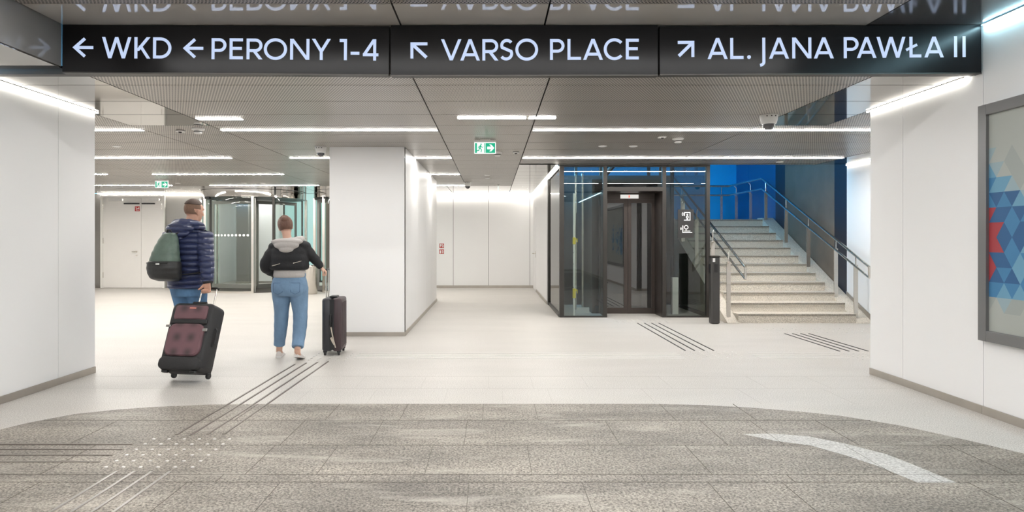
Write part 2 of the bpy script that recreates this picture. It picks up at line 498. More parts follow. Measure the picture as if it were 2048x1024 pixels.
# back walls
wall('wall_back', 'y', 18.7, -1, -3.0, 1.35, 0, CZ, joints=[-1.148, -.12, 1.09], gap=0.012, thick=0.2)
base('baseboard_back', 'y', 18.7, -1, -3.0, 1.19, h=0.075, cuts=[-1.148])
wall('wall_corridor', 'x', 1.19, -1, 13.95, 18.7, 0, CZ, joints=[15.1, 16.3, 17.45], thick=0.2)
base('baseboard_corridor', 'x', 1.19, -1, 13.95, 17.42)
wall('wall_back_left', 'y', 18.7, -1, -12, -8.28, 0, CZ, joints=[-11.43, -9.55], mat=M_CLAD, thick=0.2)
wall('wall_far_left', 'x', -11.62, 1, 6.9, 18.7, 0, CZ, joints=[8, 10, 12, 14, 16, 17.6], thick=0.2)
base('baseboard_far_left', 'x', -11.62, 1, 6.9, 18.7)
# bulkhead behind the signs and the dropped side panel on the left
mb = MB(); mb.box(-4.2, 3.95, 5.215, 5.29, CZ - 0.006, CF + 0.08)
struct(mb.build('trim_1', M_FRAME, smooth=False))
mb = MB(); mb.box(-3.56, -3.465, -6, 5.14, 2.795, CF + 0.06)
struct(mb.build('trim_2', M_BULKL, smooth=False))

# ceilings: separate sheets with open joints, dark void above
def sheet(mb, x0, x1, y0, y1, z, gx=0.006, gy=0.006, t=0.02):
    mb.box(x0 + gx, x1 - gx, y0 + gy, y1 - gy, z, z + t)
XS = [-11.62, -7.93, -7.02, -4.29, -3.34, -.664, .478, 3.15, 5.8]
YS = [5.29] + [5.60 + .66 * k for k in range(0, 18)]
YS = [y for y in YS if y < 16.0] + [16.08]
mb = MB()
for i in range(len(YS) - 1):
    y0, y1 = YS[i], YS[i + 1]
    near = y1 < 7.7
    for k in range(len(XS) - 1):
        x0, x1 = XS[k], XS[k + 1]
        if near:
            if x1 <= -4.28: 
                if y0 < 6.8: continue
            if x0 == -4.29: x0 = -4.2 if y1 < 6.7 else -4.29; mb.m = 1
            elif x0 == 3.15:
                x1 = 3.95; mb.m = 1
                if y1 > 6.7: mb.m = 0; sheet(mb, 3.95, 5.8, max(y0, 6.70), y1, CZ); mb.m = 1
            else: mb.m = 0
        else:
            mb.m = 0
            if y0 > 11.3 and x0 >= .47: continue
        sheet(mb, x0, x1, y0, y1, CZ)
mb.m = 0
# polished strips along the far walls, the corridor wall and the stair wall
mb.m = 1
y = 16.08
while y < 18.6:
    for x0, x1 in ((-11.62, -9.8), (-9.8, -8.3), (-8.3, -6.6), (-6.6, -4.9), (-4.9, -3.0), (-3.0, -1.148), (-1.148, .478)):
        sheet(mb, x0, x1, y, min(y + 1.31, 18.69), CZ)
    y += 1.31
y = 11.54 - .14
while y < 18.6:
    sheet(mb, .478, 1.19, y, min(y + .66, 18.69), CZ); y += .66
for k in range(8):
    sheet(mb, 5.8, 6.4, 6.7 + .66 * k, min(7.36 + .66 * k, 11.54), CZ)
mb.m = 2
mb.box(-11.8, 4.1, 5.29, 7.0, CZ + .06, CZ + .1)
mb.box(-11.8, 6.55, 6.9, 11.40, CZ + .06, CZ + .1)
mb.box(-11.8, 1.25, 11.40, 18.9, CZ + .06, CZ + .1)
struct(mb.build('ceiling', [M_CEIL, M_MIRROR, M_VOID], smooth=False, origin=(0, 0, 0)))
mb = MB(); mb.box(.478, 5.8, 11.36, 11.40, CZ, CZ + .1)      # closing fascia at the ceiling's end
struct(mb.build('trim_3', M_CEILF, smooth=False))
# front hall ceiling
mb = MB()
mb.m = 1
for x0, x1 in ((-3.465, -.74), (-.74, .42), (.42, 3.02)): sheet(mb, x0, x1, 4.70, 5.21, CF, gx=.007)
mb.m = 3; sheet(mb, 3.02, 3.95, 3.0, 5.21, CF); sheet(mb, 3.02, 3.95, -1.5, 3.0, CF); sheet(mb, 3.02, 3.95, -6, -1.5, CF)
mb.m = 0
y = 4.70
while y > -6:
    for x0, x1 in ((-3.465, -.74), (-.74, .42), (.42, 3.02)): sheet(mb, x0, x1, max(-6, y - .66), y, CF)
    y -= .66
mb.m = 4
for y0, y1 in ((-6, -2), (-2, 1.6), (1.6, 5.2)): sheet(mb, -4.2, -3.47, y0, y1, CZ + .03)
mb.m = 2
mb.box(-4.35, 4.1, -6.1, 5.25, CF + .06, CF + .1)
struct(mb.build('ceiling_front_hall', [M_CEIL, M_CEILF, M_VOID, M_BULK, M_MIRROR], smooth=False, origin=(0, 0, 0)))

# stairwell shell
wall('wall_stair_right', 'x', 6.4, -1, 6.7, 11.56, 0, CZ + .02, joints=[8.2, 9.8], thick=.15)
wall('wall_stair_navy', 'x', 6.4, -1, 11.56, 11.98, 0, 5.2, mat=M_NAVY, thick=.15)
wall('wall_stair_grey', 'x', 6.4, -1, 11.98, 14.0, 0, 5.2, mat=M_GREYW, thick=.15)
wall('wall_stair_navy_strip', 'x', 6.4, -1, 14.0, 14.47, 0, 5.2, mat=M_NAVY, thick=.15)
wall('wall_stair_blue', 'x', 6.4, -1, 14.47, 16.95, 0, 5.2, joints=[16.0], mat=M_BLUE_SHADED, thick=.15, jmat=M_NAVY)
wall('wall_stair_back', 'y', 16.8, -1, 1.4, 6.4, 0, 5.2, joints=[2.9, 4.4], mat=M_BLUE_LIT, thick=.15, jmat=M_BLUE_SHADED)
wall('wall_stair_front', 'y', 11.40, 1, 1.2, 6.4, CZ + .10, 5.2, mat=M_GREYW, thick=.1)
wall('wall_stair_left', 'x', 1.39, 1, 14.0, 16.8, 0, 1.9, mat=M_GREYW, thick=.15)
wall('wall_stair_partition', 'x', 1.39, 1, 14.0, 14.7, 1.9, 5.2, mat=M_GREYW, thick=.15)
wall('wall_stair_upper', 'x', 1.39, 1, 14.7, 16.8, 3.15, 5.2, mat=M_GREYW, thick=.15)
wall('wall_added_sky_blocker', 'y', 14.52, 1, 1.39, 4.05, 1.86, 2.82, mat=M_GREYW, thick=.08)  # added behind the lift to keep sky light off the grey stair wall
mb = MB(); mb.box(1.2, 6.55, 11.3, 16.95, 5.2, 5.3)
struct(mb.build('ceiling_stairwell', M_GREYW, smooth=False))
mb = MB(); mb.box(6.388, 6.4, 6.7, 10.76, 0, .066)
struct(mb.build('baseboard_stair', M_KICK, smooth=False))
# ------------------------------------------------------------------ lamps
def lamp(label, x0, x1, y, z=CZ, wd=0.065, group='linear lamps of the passage ceiling', em=None):
    t = thing('linear_lamp', label, 'lamp', ((x0 + x1) / 2, y, z - 0.006), 0, group)
    mb = MB(); mb.box(x0 - .004, x1 + .004, y - wd / 2 - .005, y + wd / 2 + .005, z - .004, z - .0004)
    mb.build('housing', M_WHITE, t, smooth=False)
    mb = MB(); mb.box(x0, x1, y - wd / 2, y + wd / 2, z - .006, z - .003)
    mb.build('diffuser', em or M_LAMP, t, smooth=False)
    return t
rows = [(7.89, 'nearest lamp row'), (10.56, 'second lamp row'), (13.19, 'third lamp row'), (15.86, 'farthest lamp row')]
for i, (y, nm) in enumerate(rows):
    em_ = (M_LAMP1, M_LAMP, M_LAMP3, M_LAMP3)[i]
    if i < 2:
        lamp('long white linear lamp on the right side, %s' % nm, .50, 5.78, y, em=em_)
    col = (-1.30, -.68) if (9.4 < y < 14.7) else None
    if col:
        lamp('short white linear lamp between column and middle aisle, %s' % nm, col[0] + .02, col[1], y, em=em_)
        lamp('white linear lamp left of the column, %s' % nm, -3.34, -2.39, y, em=em_)
    else:
        lamp('long white linear lamp left of the middle aisle, %s' % nm, -3.34, -.68, y, em=em_)
    lamp('white linear lamp in the left hall, %s' % nm, -7.0, -4.31, y, em=em_)
    lamp('white linear lamp at the far left wall, %s' % nm, -10.6, -7.95, y, em=em_)
for y, nm in ((4.0, 'nearest to the black signs'), (1.0, 'second from the black signs'), (-2.0, 'third from the black signs'), (-5.0, 'at the rear end of the hall')):
    lamp('white lamp on the front hall ceiling, %s' % nm, -3.2, 2.9, y, CF, .09, 'linear lamps of the front hall ceiling', M_LAMPF)
def cove(label, axis, at, n, a0, a1, z, em=None, off=0, wd=0.022, grp='light strips along the wall tops'):
    t = thing('cove_light', label, 'light strip', ((at, (a0 + a1) / 2, z - .03) if axis == 'x' else ((a0 + a1) / 2, at, z - .03)), 0, grp)
    def bx(d0, d1, z0, z1):
        m = MB(); f0, f1 = sorted((at + n * (d0 + off), at + n * (d1 + off)))
        if axis == 'x': m.box(f0, f1, a0, a1, z0, z1)
        else: m.box(a0, a1, f0, f1, z0, z1)
        return m
    bx(.004, .006 + wd, z - .006, z - .001).build('profile', M_STEEL, t, smooth=False)
    bx(.006, .004 + wd, z - .016, z - .006).build('led_diffuser', em or M_COVE, t, smooth=False)
    return t
cove('white light strip along the top of the near left wall', 'x', -4.2, 1, -5.9, 6.78, CZ)
cove('white light strip along the top of the near right wall behind the signs', 'x', 3.95, -1, 5.30, 6.72, CZ)
cove('cool white light strip at the right wall top in front of the signs', 'x', 3.95, -1, -5.9, 5.12, CF - .005, M_COVEC)
cove('white light strip along the top of the corridor wall left of the lift', 'x', 1.19, -1, 11.6, 18.6, CZ, M_COVEB)
cove('white light strip along the top of the corridor end wall', 'y', 18.7, -1, -2.95, 1.06, CZ + .006, M_COVEB, .05)
cove('white light strip above the double door at the far left', 'y', 18.7, -1, -11.5, -8.3, CZ + .006, M_COVEB, .05)
cove('white light strip on the stair wall beside the lower steps', 'x', 6.4, -1, 6.8, 11.54, CZ)
# the lamp seen through the mesh of the middle aisle and its neighbours
for lb, x0, x1, y in (('bright tube lamp behind the ceiling mesh of the middle aisle', -.385, .37, 7.09), ('short bright tube lamp behind the ceiling mesh right of the middle aisle', .40, .70, 7.09)):
    lamp(lb, x0, x1, y, CZ, .10, 'tube lamps showing through the ceiling mesh', M_LOBBYL)
lamp('short bright tube lamp behind the ceiling mesh above the left passage', -3.3, -2.8, 7.15, CZ, .08, 'tube lamps showing through the ceiling mesh', M_LOBBYL)

# ------------------------------------------------------------------ ceiling devices
def dome_camera(label, x, y, z=CZ, r=.092, k=1.0):
    t = thing('dome_camera', label, 'camera', (x, y, z - .15 * k), 0, 'ceiling cameras')
    mb = MB(); mb.lathe([(0, 0), (r, 0), (r * 1.04, -.012 * k), (r * .97, -.045 * k), (r * .84, -.092 * k), (r * .74, -.10 * k), (0, -.10 * k)], (x, y, z), 32)
    h = mb.build('housing', M_WHITE, t)
    for a in (-.6, -.1, .4):
        mb = MB(); mb.box(x + r * math.sin(a) - .006, x + r * math.sin(a) + .006, y - r * math.cos(a) * 1.03 - .003, y - r * math.cos(a) * 1.0, z - .028, z - .016)
        mb.build('screw', M_BLACK, h)
    pr = [(r * .70 * math.cos(a), -.098 * k - r * .70 * math.sin(a)) for a in [i * PI / 16 for i in range(9)]]
    mb = MB(); mb.lathe([(0, -.09 * k)] + [(r * .70, -.09 * k)] + pr, (x, y, z), 28); mb.build('dome', M_DOMEG, t)
    mb = MB(); mb.lathe([(0, 0), (r * .30, 0), (r * .33, -.012), (r * .33, -.03), (r * .2, -.04), (0, -.04)], (x, y - .01, z - .10 * k), 20); mb.build('lens', M_BLACK, t)
    return t
M_DOMEG = plain('smoked_dome', (0.05, 0.05, 0.055), 0.06, 0.0, spec=1.0)
dome_camera('white dome camera on the ceiling above the stairs, largest of the ceiling cameras', 3.00, 6.95)
dome_camera('white dome camera on the ceiling at the left edge of the column', -2.50, 9.32, r=.08, k=.9)
dome_camera('white dome camera at the far end of the middle aisle', -.58, 14.97, r=.085)
dome_camera('white dome camera hidden behind the right wall, mirrored in the lift glass', 4.86, 8.0, r=.085)
def detector(label, x, y, z=CZ):
    t = thing('smoke_detector', label, 'detector', (x, y, z - .075), 0, 'smoke detectors on the ceiling')
    mb = MB(); mb.lathe([(0, 0), (.074, 0), (.076, -.014), (.062, -.024), (0, -.024)], (x, y, z), 28); mb.build('base', M_WHITE, t)
    mb = MB(); mb.lathe([(0, -.024), (.046, -.024), (.048, -.055), (.040, -.064), (0, -.066)], (x, y, z), 24); b = mb.build('sensor_head', M_WHITE, t)
    mb = MB()
    mb.lathe([(.044, -.036), (.0488, -.036), (.0492, -.046), (.044, -.046)], (x, y, z), 24)
    mb.build('vent', M_FRAME, b)
detector('white smoke detector on the ceiling above the man', -3.58, 7.78)
detector('white smoke detector on the ceiling right of the nearer exit sign', .077, 9.86)
detector('white smoke detector on the ceiling left of the stairs', 2.47, 8.52)
def sensor(label, x, y, z=CZ):
    t = thing('motion_sensor', label, 'sensor', (x, y, z - .03), 0, 'small sensors on the ceiling')
    mb = MB(); mb.cbox(x - .05, x + .05, y - .05, y + .05, z - .02, z, .012); mb.build('base', M_WHITE, t)
    mb = MB(); mb.ell((x, y - .012, z - .02), (.022, .022, .016), 14, 8); mb.build('lens', M_BLACK, t)
sensor('small white sensor left of the smoke detector above the man', -3.86, 7.92)
sensor('small white sensor beside the smoke detector left of the stairs', 2.22, 8.38)
sensor('small white sensor beside the smoke detector near the exit sign', .36, 9.86)
def disc(label, x, y, z=CZ, r=.062):
    t = thing('ceiling_disc', label, 'speaker', (x, y, z - .014), 0, 'round white ceiling discs')
    mb = MB(); mb.lathe([(0, 0), (r, 0), (r, -.006), (r * .9, -.010), (0, -.012)], (x, y, z), 28); p = mb.build('rim', M_WHITE, t)
    mb = MB(); mb.lathe([(0, -.010), (r * .7, -.010), (r * .66, -.014), (0, -.014)], (x, y, z), 24); mb.build('cover', M_WHITEP, t)
for lb, x, y in (('round white disc on the ceiling in the left hall', -5.42, 9.23), ('left one of two round white discs on the ceiling above the lift', 1.59, 9.23), ('right one of two round white discs on the ceiling above the lift', 2.03, 9.23),
                 ('round white disc at the ceiling edge above the stairs', 4.98, 11.1), ('nearer of two round discs in the middle aisle', -.11, 13.35), ('farther of two round discs in the middle aisle', -.11, 14.0),
                 ('round white disc behind the farther exit sign', -7.5, 15.25), ('left one of two discs above the revolving door', -5.9, 15.2), ('right one of two discs above the revolving door', -5.45, 15.2)):
    disc(lb, x, y)

# ------------------------------------------------------------------ exit signs
def exit_sign(label, x, y, rot=0, wd=.29, h=.152, z=CZ, drop=.012):
    t = thing('exit_sign', label, 'exit sign', (x, y, z - drop - h - .03), rot, 'hanging emergency exit signs')
    zt = h + .03
    mb = MB(); mb.cbox(-.07, .07, -.03, .03, zt, zt + drop, .006); mb.build('ceiling_mount', M_WHITE, t, local=True)
    mb = MB(); mb.cbox(-wd / 2, wd / 2, -.024, .024, h, zt, .005); mb.build('lamp_housing', M_WHITE, t, local=True)
    mb = MB(); mb.box(-wd / 2, wd / 2, -.010, .010, 0, h); f = mb.build('sign_panel', M_EXITW, t, local=True)
    y0, y1 = -.0125, -.0100
    def flat(mb, pts): mb.rings([[(px, y1, pz) for px, pz in pts], [(px, y0, pz) for px, pz in pts]])
    m0 = .010
    mb = MB(); mb.box(0.006, wd / 2 - m0, y0, y1, m0, h - m0); g = mb.build('green_field', M_EXITG, t, local=True)
    mb = MB(); cx = wd * .25; cz = h / 2; y0, y1 = -.0142, -.0125
    flat(mb, [(cx - .044, cz - .017), (cx + .034, cz - .017), (cx + .034, cz + .017), (cx - .044, cz + .017)])
    flat(mb, [(cx + .052, cz), (cx + .010, cz - .046), (cx - .016, cz - .046), (cx + .022, cz - .008), (cx + .022, cz + .008), (cx - .016, cz + .046), (cx + .010, cz + .046)])
    mb.build('arrow', M_EXITW, t, local=True)
    y0, y1 = -.0125, -.0100
    mb = MB(); mb.box(-wd / 2 + m0, -wd / 2 + m0 + .026, y0, y1, m0, h - m0); mb.build('door_symbol', M_EXITG, t, local=True)
    mb = MB(); mb.box(-.012, -.001, y0, y1, m0, h - m0); mb.build('divider', M_EXITG, t, local=True)
    mb = MB()
    def st(a, b, wd_=.012):
        a, b = Vector(a), Vector(b); d = (b - a).normalized(); n = Vector((-d.y, d.x)) * wd_ / 2
        flat(mb, [tuple(a + n), tuple(b + n), tuple(b - n), tuple(a - n)])
    ox, oz = -.068, h / 2
    flat(mb, [(ox + .014 + .011 * math.cos(k * PI / 6), oz + .050 + .011 * math.sin(k * PI / 6)) for k in range(12)])
    st((ox + .010, oz + .038), (ox - .004, oz - .004), .020)
    st((ox - .004, oz), (ox + .020, oz - .022)); st((ox + .020, oz - .020), (ox + .014, oz - .058))
    st((ox - .006, oz), (ox - .016, oz - .034)); st((ox - .014, oz - .034), (ox - .046, oz - .036))
    st((ox + .006, oz + .032), (ox - .018, oz + .020), .009); st((ox - .016, oz + .022), (ox - .028, oz - .004), .009)
    st((ox + .008, oz + .030), (ox + .026, oz + .008), .009); st((ox + .024, oz + .008), (ox + .044, oz + .016), .009)
    mb.build('running_figure', M_EXITG, t, local=True)
    return t
exit_sign('lit green and white exit sign over the middle aisle, nearer of those facing the viewer', -.10, 8.62)
exit_sign('lit green and white exit sign over the left hall, in front of the double door', -7.39, 14.3)
exit_sign('exit sign seen edge-on at the far end of the middle aisle', .14, 15.8, PI / 2)

# ------------------------------------------------------------------ direction signs with monoline lettering
SY = 5.15
def ribbon(mb, pts, t, P, dep, closed=False):
    Q = [Vector(p) for p in pts]; n = len(Q); Lf = []; Rt = []
    for i in range(n):
        if closed: a, b = Q[i - 1], Q[(i + 1) % n]
        else: a, b = Q[max(0, i - 1)], Q[min(n - 1, i + 1)]
        d1 = (Q[i] - a).normalized() if (closed or i > 0) else (b - Q[i]).normalized()
        d2 = (b - Q[i]).normalized() if (closed or i < n - 1) else d1
        d = (d1 + d2).normalized(); nn = Vector((-d.y, d.x))
        k = 1 / max(.4, d.dot(d1))
        Lf.append(Q[i] + nn * t / 2 * k); Rt.append(Q[i] - nn * t / 2 * k)
    rs = [[P(l.x, l.y, 0), P(r.x, r.y, 0), P(r.x, r.y, dep), P(l.x, l.y, dep)] for l, r in zip(Lf, Rt)]
    if closed: rs.append(rs[0])
    mb.rings(rs, caps=not closed)
def poly(mb, pts, P, dep):
    mb.rings([[P(x, z, 0) for x, z in pts], [P(x, z, dep) for x, z in pts]])
def arc(cx, cz, rx, rz, a0, a1, n=20):
    return [(cx + rx * math.cos(math.radians(a0 + (a1 - a0) * i / n)), cz + rz * math.sin(math.radians(a0 + (a1 - a0) * i / n))) for i in range(n + 1)]
def glyph(mb, ch, x0, x1, z0, H, t, P, dep=.004):
    W = x1 - x0; z1 = z0 + H
    def bar(xa, za, xb, zb, ww=t):
        ln = math.hypot(xb - xa, zb - za); h = ww / 2 * ln / max(1e-6, abs(zb - za))
        poly(mb, [(xa - h, za), (xa + h, za), (xb + h, zb), (xb - h, zb)], P, dep)
    def vb(x): poly(mb, [(x - t / 2, z0), (x + t / 2, z0), (x + t / 2, z1), (x - t / 2, z1)], P, dep)
    def hb(xa, xb, z): poly(mb, [(xa, z - t / 2), (xb, z - t / 2), (xb, z + t / 2), (xa, z + t / 2)], P, dep)
    h = t * .58
    if ch == 'W':
        bar(x0 + h, z1, x0 + W * .27, z0); bar(x0 + W * .27, z0, x0 + W * .5, z1); bar(x0 + W * .5, z1, x0 + W * .73, z0); bar(x0 + W * .73, z0, x1 - h, z1)
    elif ch == 'K':
        vb(x0 + t / 2); bar(x0 + t, z0 + H * .36, x1 - h * 1.3, z1, t * .95); bar(x0 + W * .36, z0 + H * .60, x1 - h * 1.2, z0, t * .95)
    elif ch == 'D':
        vb(x0 + t / 2); c = x0 + W * .40
        ribbon(mb, [(x0 + t / 2, z0 + t / 2)] + arc(c, z0 + H / 2, x1 - t / 2 - c, H / 2 - t / 2, -90, 90) + [(x0 + t / 2, z1 - t / 2)], t, P, dep)
    elif ch in 'PR':
        vb(x0 + t / 2); zb = z0 + H * .42; r = (z1 - t / 2 - zb) / 2; c = x1 - t / 2 - r - (0.02 * W)
        ribbon(mb, [(x0 + t / 2, zb)] + arc(c, zb + r, x1 - t / 2 - c, r, -90, 90) + [(x0 + t / 2, z1 - t / 2)], t, P, dep)
        if ch == 'R': bar(x0 + W * .46, zb, x1 - h, z0)
    elif ch == 'E':
        vb(x0 + t / 2); hb(x0, x1, z0 + t / 2); hb(x0, x1 - W * .08, z0 + H * .52); hb(x0, x1, z1 - t / 2)
    elif ch == 'O':
        ribbon(mb, arc(x0 + W / 2, z0 + H / 2, W / 2 - t / 2, H / 2 - t * .45, 0, 360, 48)[:-1], t, P, dep, True)
    elif ch == 'C':
        ribbon(mb, arc(x0 + W * .54, z0 + H / 2, W * .54 - t / 2, H / 2 - t * .45, 42, 318, 40), t, P, dep)
    elif ch == 'S':
        r1 = H * .25; c1 = z1 - t * .45 - (H * .235); c2 = z0 + t * .45 + H * .25; cx = x0 + W / 2
        a = arc(cx + W * .02, c1, W * .40 - t / 4, z1 - t * .45 - c1, 35, 205, 18); b = arc(cx - W * .03, c2, W * .47 - t / 2, c2 - z0 - t * .45, 25, -145, 18)
        ribbon(mb, a + b, t, P, dep)
    elif ch == 'N':
        vb(x0 + t / 2); vb(x1 - t / 2); bar(x0 + h, z1, x1 - h, z0)
    elif ch == 'Y':
        c = x0 + W / 2; poly(mb, [(c - t / 2, z0), (c + t / 2, z0), (c + t / 2, z0 + H * .45), (c - t / 2, z0 + H * .45)], P, dep)
        bar(c, z0 + H * .40, x0 + h, z1); bar(c, z0 + H * .40, x1 - h, z1)
    elif ch == 'A':
        c = x0 + W / 2; bar(x0 + h, z0, c, z1); bar(x1 - h, z0, c, z1); hb(x0 + W * .22, x1 - W * .22, z0 + H * .27)
    elif ch == 'V':
        c = x0 + W / 2; bar(x0 + h, z1, c, z0); bar(x1 - h, z1, c, z0)
    elif ch == 'L' or ch == 'Ł':
        xl = x0 + (W * .22 if ch == 'Ł' else 0)
        vb(xl + t / 2); hb(xl, x1, z0 + t / 2)
        if ch == 'Ł': ribbon(mb, [(x0, z0 + H * .36), (x0 + W * .72, z0 + H * .62)], t * .9, P, dep)
    elif ch == 'J':
        xr = x1 - t / 2; r = (x1 - x0) * .62; zc = z0 - H * .16
        ribbon(mb, [(xr, z1), (xr, zc + H * .03)] + arc(xr - r, zc, r, H * .16, 0, -80, 12), t, P, dep)
    elif ch == 'I': vb((x0 + x1) / 2)
    elif ch == '1':
        vb(x1 - t / 2); hb(x0, x1, z1 - t * .45)
    elif ch == '-': hb(x0, x1, z0 + H * .34)
    elif ch == '4':
        xv = x1 - W * .24; vb(xv); bar(x0 + h, z0 + H * .30, xv - t * .1, z1); hb(x0, x1, z0 + H * .27)
    elif ch == '.':
        poly(mb, arc((x0 + x1) / 2, z0 + W / 2, W / 2, W / 2, 0, 360, 20)[:-1], P, dep)
    elif ch == '<':
        c = z0 + H / 2
        ribbon(mb, [(x0 + W * .56, z1 - t * .3), (x0 + t * .6, c), (x0 + W * .56, z0 + t * .3)], t, P, dep); hb(x0 + t * .6, x1 - t * .3, c)
    elif ch == '7':     # arrow up-left
        vb(x0 + t / 2); hb(x0, x1, z1 - t / 2); ribbon(mb, [(x0 + t * .5, z1 - t * .5), (x1 - t * .35, z0 + t * .35)], t * 1.1, P, dep)
    elif ch == '9':     # arrow up-right
        vb(x1 - t / 2); hb(x0, x1, z1 - t / 2); ribbon(mb, [(x1 - t * .5, z1 - t * .5), (x0 + t * .35, z0 + t * .35)], t * 1.1, P, dep)
def dir_sign(label, x0, x1, zb, zt, tilt, letters):
    """letters: (char, pixel x0, pixel x1, [pixel y top, pixel y bottom]); surveyed on the photo plane y = 5.15"""
    cx = (x0 + x1) / 2
    t = thing('direction_sign', label, 'sign', (cx, SY, zb), 0, 'black direction signs across the passage')
    t.rotation_euler = (0, math.radians(tilt), 0)
    wd = x1 - x0; hh = zt - zb
    mb = MB(); mb.cbox(-wd / 2, wd / 2, 0, .06, 0, hh, .0015); mb.build('sign_box', M_SIGN, t, local=True)
    mb = MB(); mb.box(-wd / 2 + .002, wd / 2 - .002, -.003, .062, -.010, -.0005); mb.build('bottom_rail', M_FRAME, t, local=True)
    ta = math.tan(math.radians(tilt))
    for ch, a, b, ya, yb in letters:
        k = SY / 1280
        xa = (a - 985) * k - cx; xb = (b - 985) * k - cx
        dz = ta * (xa + xb) / 2
        z0 = 1.4 - (yb - 480) * k - zb + dz; H = (yb - ya) * k
        m = MB(); glyph(m, ch, xa, xb, z0, H, .0235, lambda x, z, d: (x, -.0035 + d, z))
        o = m.build('arrow' if ch in '<79' else 'letter', M_LETTER, t, local=True, smooth=False)
    return t
T1 = [('<', 146, 188, 75.5, 114.5), ('W', 203.7, 262.5, 74.4, 116.6), ('K', 268.7, 301, 74.6, 117), ('D', 306, 342.5, 75, 117), ('<', 366.5, 408, 77, 116.3),
      ('P', 423, 452.5, 76.6, 118.5), ('E', 459, 485.5, 76.8, 118.6), ('R', 493, 524.5, 77.3, 118.7), ('O', 527.5, 573.8, 77, 119.6), ('N', 580, 618.5, 78, 119.5), ('Y', 623.5, 661, 78, 120),
      ('1', 679, 693.5, 78.5, 120.3), ('-', 701, 718.5, 78.5, 121), ('4', 725.5, 756.5, 78.8, 121)]
T2 = [('7', 821, 855, 84.8, 117), ('V', 882, 923, 78.8, 120.7), ('A', 920.5, 960, 78.7, 121), ('R', 964.8, 996.5, 78.6, 121), ('S', 998.5, 1028, 78.3, 120.6), ('O', 1030.8, 1076.2, 77.6, 121),
      ('P', 1100, 1129, 78.3, 119.8), ('L', 1135, 1162, 78.3, 119.7), ('A', 1166, 1206, 78, 119.7), ('C', 1207.5, 1247, 77, 120), ('E', 1251.6, 1277.5, 77.6, 119)]
T3 = [('9', 1355.8, 1388.7, 82, 114), ('A', 1415, 1455.5, 76, 118), ('L', 1460.6, 1487, 76, 118), ('.', 1494.3, 1501.8, 76, 118), ('J', 1516, 1530.6, 75.5, 117.3), ('A', 1538, 1578, 75.5, 117.2), ('N', 1584.6, 1622.6, 75.2, 116.8), ('A', 1627.6, 1667.7, 75, 116.8),
      ('P', 1687.6, 1717, 74.5, 116.4), ('A', 1713.6, 1753, 74.3, 116), ('W', 1753, 1811, 74, 115.6), ('Ł', 1812.4, 1842.4, 73.7, 115), ('A', 1848.5, 1887.5, 73.3, 114.8), ('I', 1908, 1914, 72.6, 114.2), ('I', 1925, 1931, 72.4, 114)]
dir_sign('black sign reading WKD and PERONY 1-4 with two left arrows', -3.463, -.834, 2.744, 3.124, .48, T1)
dir_sign('black sign reading VARSO PLACE with an arrow to the upper left', -.818, 1.332, 2.730, 3.1295, -.08, T2)
dir_sign('black sign reading AL. JANA PAWŁA II with an arrow to the upper right', 1.346, 3.935, 2.742, 3.126, -.30, T3)

# ------------------------------------------------------------------ poster case on the right wall
pc = thing('poster_case', 'grey framed wall poster case with a blue, grey and red triangle pattern', 'poster case', (3.95, 3.6, .60))
Y0, Y1 = 2.05, 5.145
mb = MB()
def frame_x(mb, xa, xb, y0, y1, z0, z1, wd):
    mb.box(xa, xb, y0, y0 + wd, z0, z1); mb.box(xa, xb, y1 - wd, y1, z0, z1)
    mb.box(xa, xb, y0 + wd, y1 - wd, z0, z0 + wd); mb.box(xa, xb, y0 + wd, y1 - wd, z1 - wd, z1)
frame_x(mb, 3.900, 3.95, Y0, Y1, .597, 2.474, .085); mb.build('frame', plain('case_grey_metal', (.17, .17, .172), .35, .4, var=.08), pc, bevel=.003)
GR = [(.40, .42, .39), (.34, .37, .35), (.30, .40, .44), (.14, .32, .46), (.055, .20, .38), (.03, .11, .25), (.36, .05, .06)]
pm = [plain('print_tone', [x * .92 for x in c], .5, var=.03, spec=.3) for c in GR]
mb = MB(); mb.box(3.925, 3.948, Y0 + .08, Y1 - .08, .68, 2.39)
hs, bs = .117, .150
ys, ztop = Y1 - .085, 2.2395
rnd = random.Random(4)
PAT = ["0000000000", "0200100100", "3201100110", "0433210121", "4545321421", "0655454321", "6654554321", "0665453432", "6554343421", "0654534321", "4434342100", "0102110100"]
for r, row in enumerate(PAT):
    z1 = ztop - r * hs; z0 = z1 - hs
    for c in range(26):
        v = int(row[c]) if c < len(row) else max(0, int(row[c % 10]) - 1 - rnd.randint(0, 3))
        if v == 0 or (v == 6 and c > 3): continue
        y = ys - (c - (1 if r % 2 else 0)) * bs / 2
        if c % 2 == 0: tri = [(y, z1), (y - bs / 2, z0), (y + bs / 2, z0)]
        else: tri = [(y, z0), (y + bs / 2, z1), (y - bs / 2, z1)]
        tri = [(min(ys, a), b) for a, b in tri]
        if min(a for a, b in tri) < Y0 + .09: continue
        mb.m = v
        mb.add([(3.9244, a, b) for a, b in tri], [(0, 1, 2)])
mb.build('printed_panel', pm, pc, smooth=False)
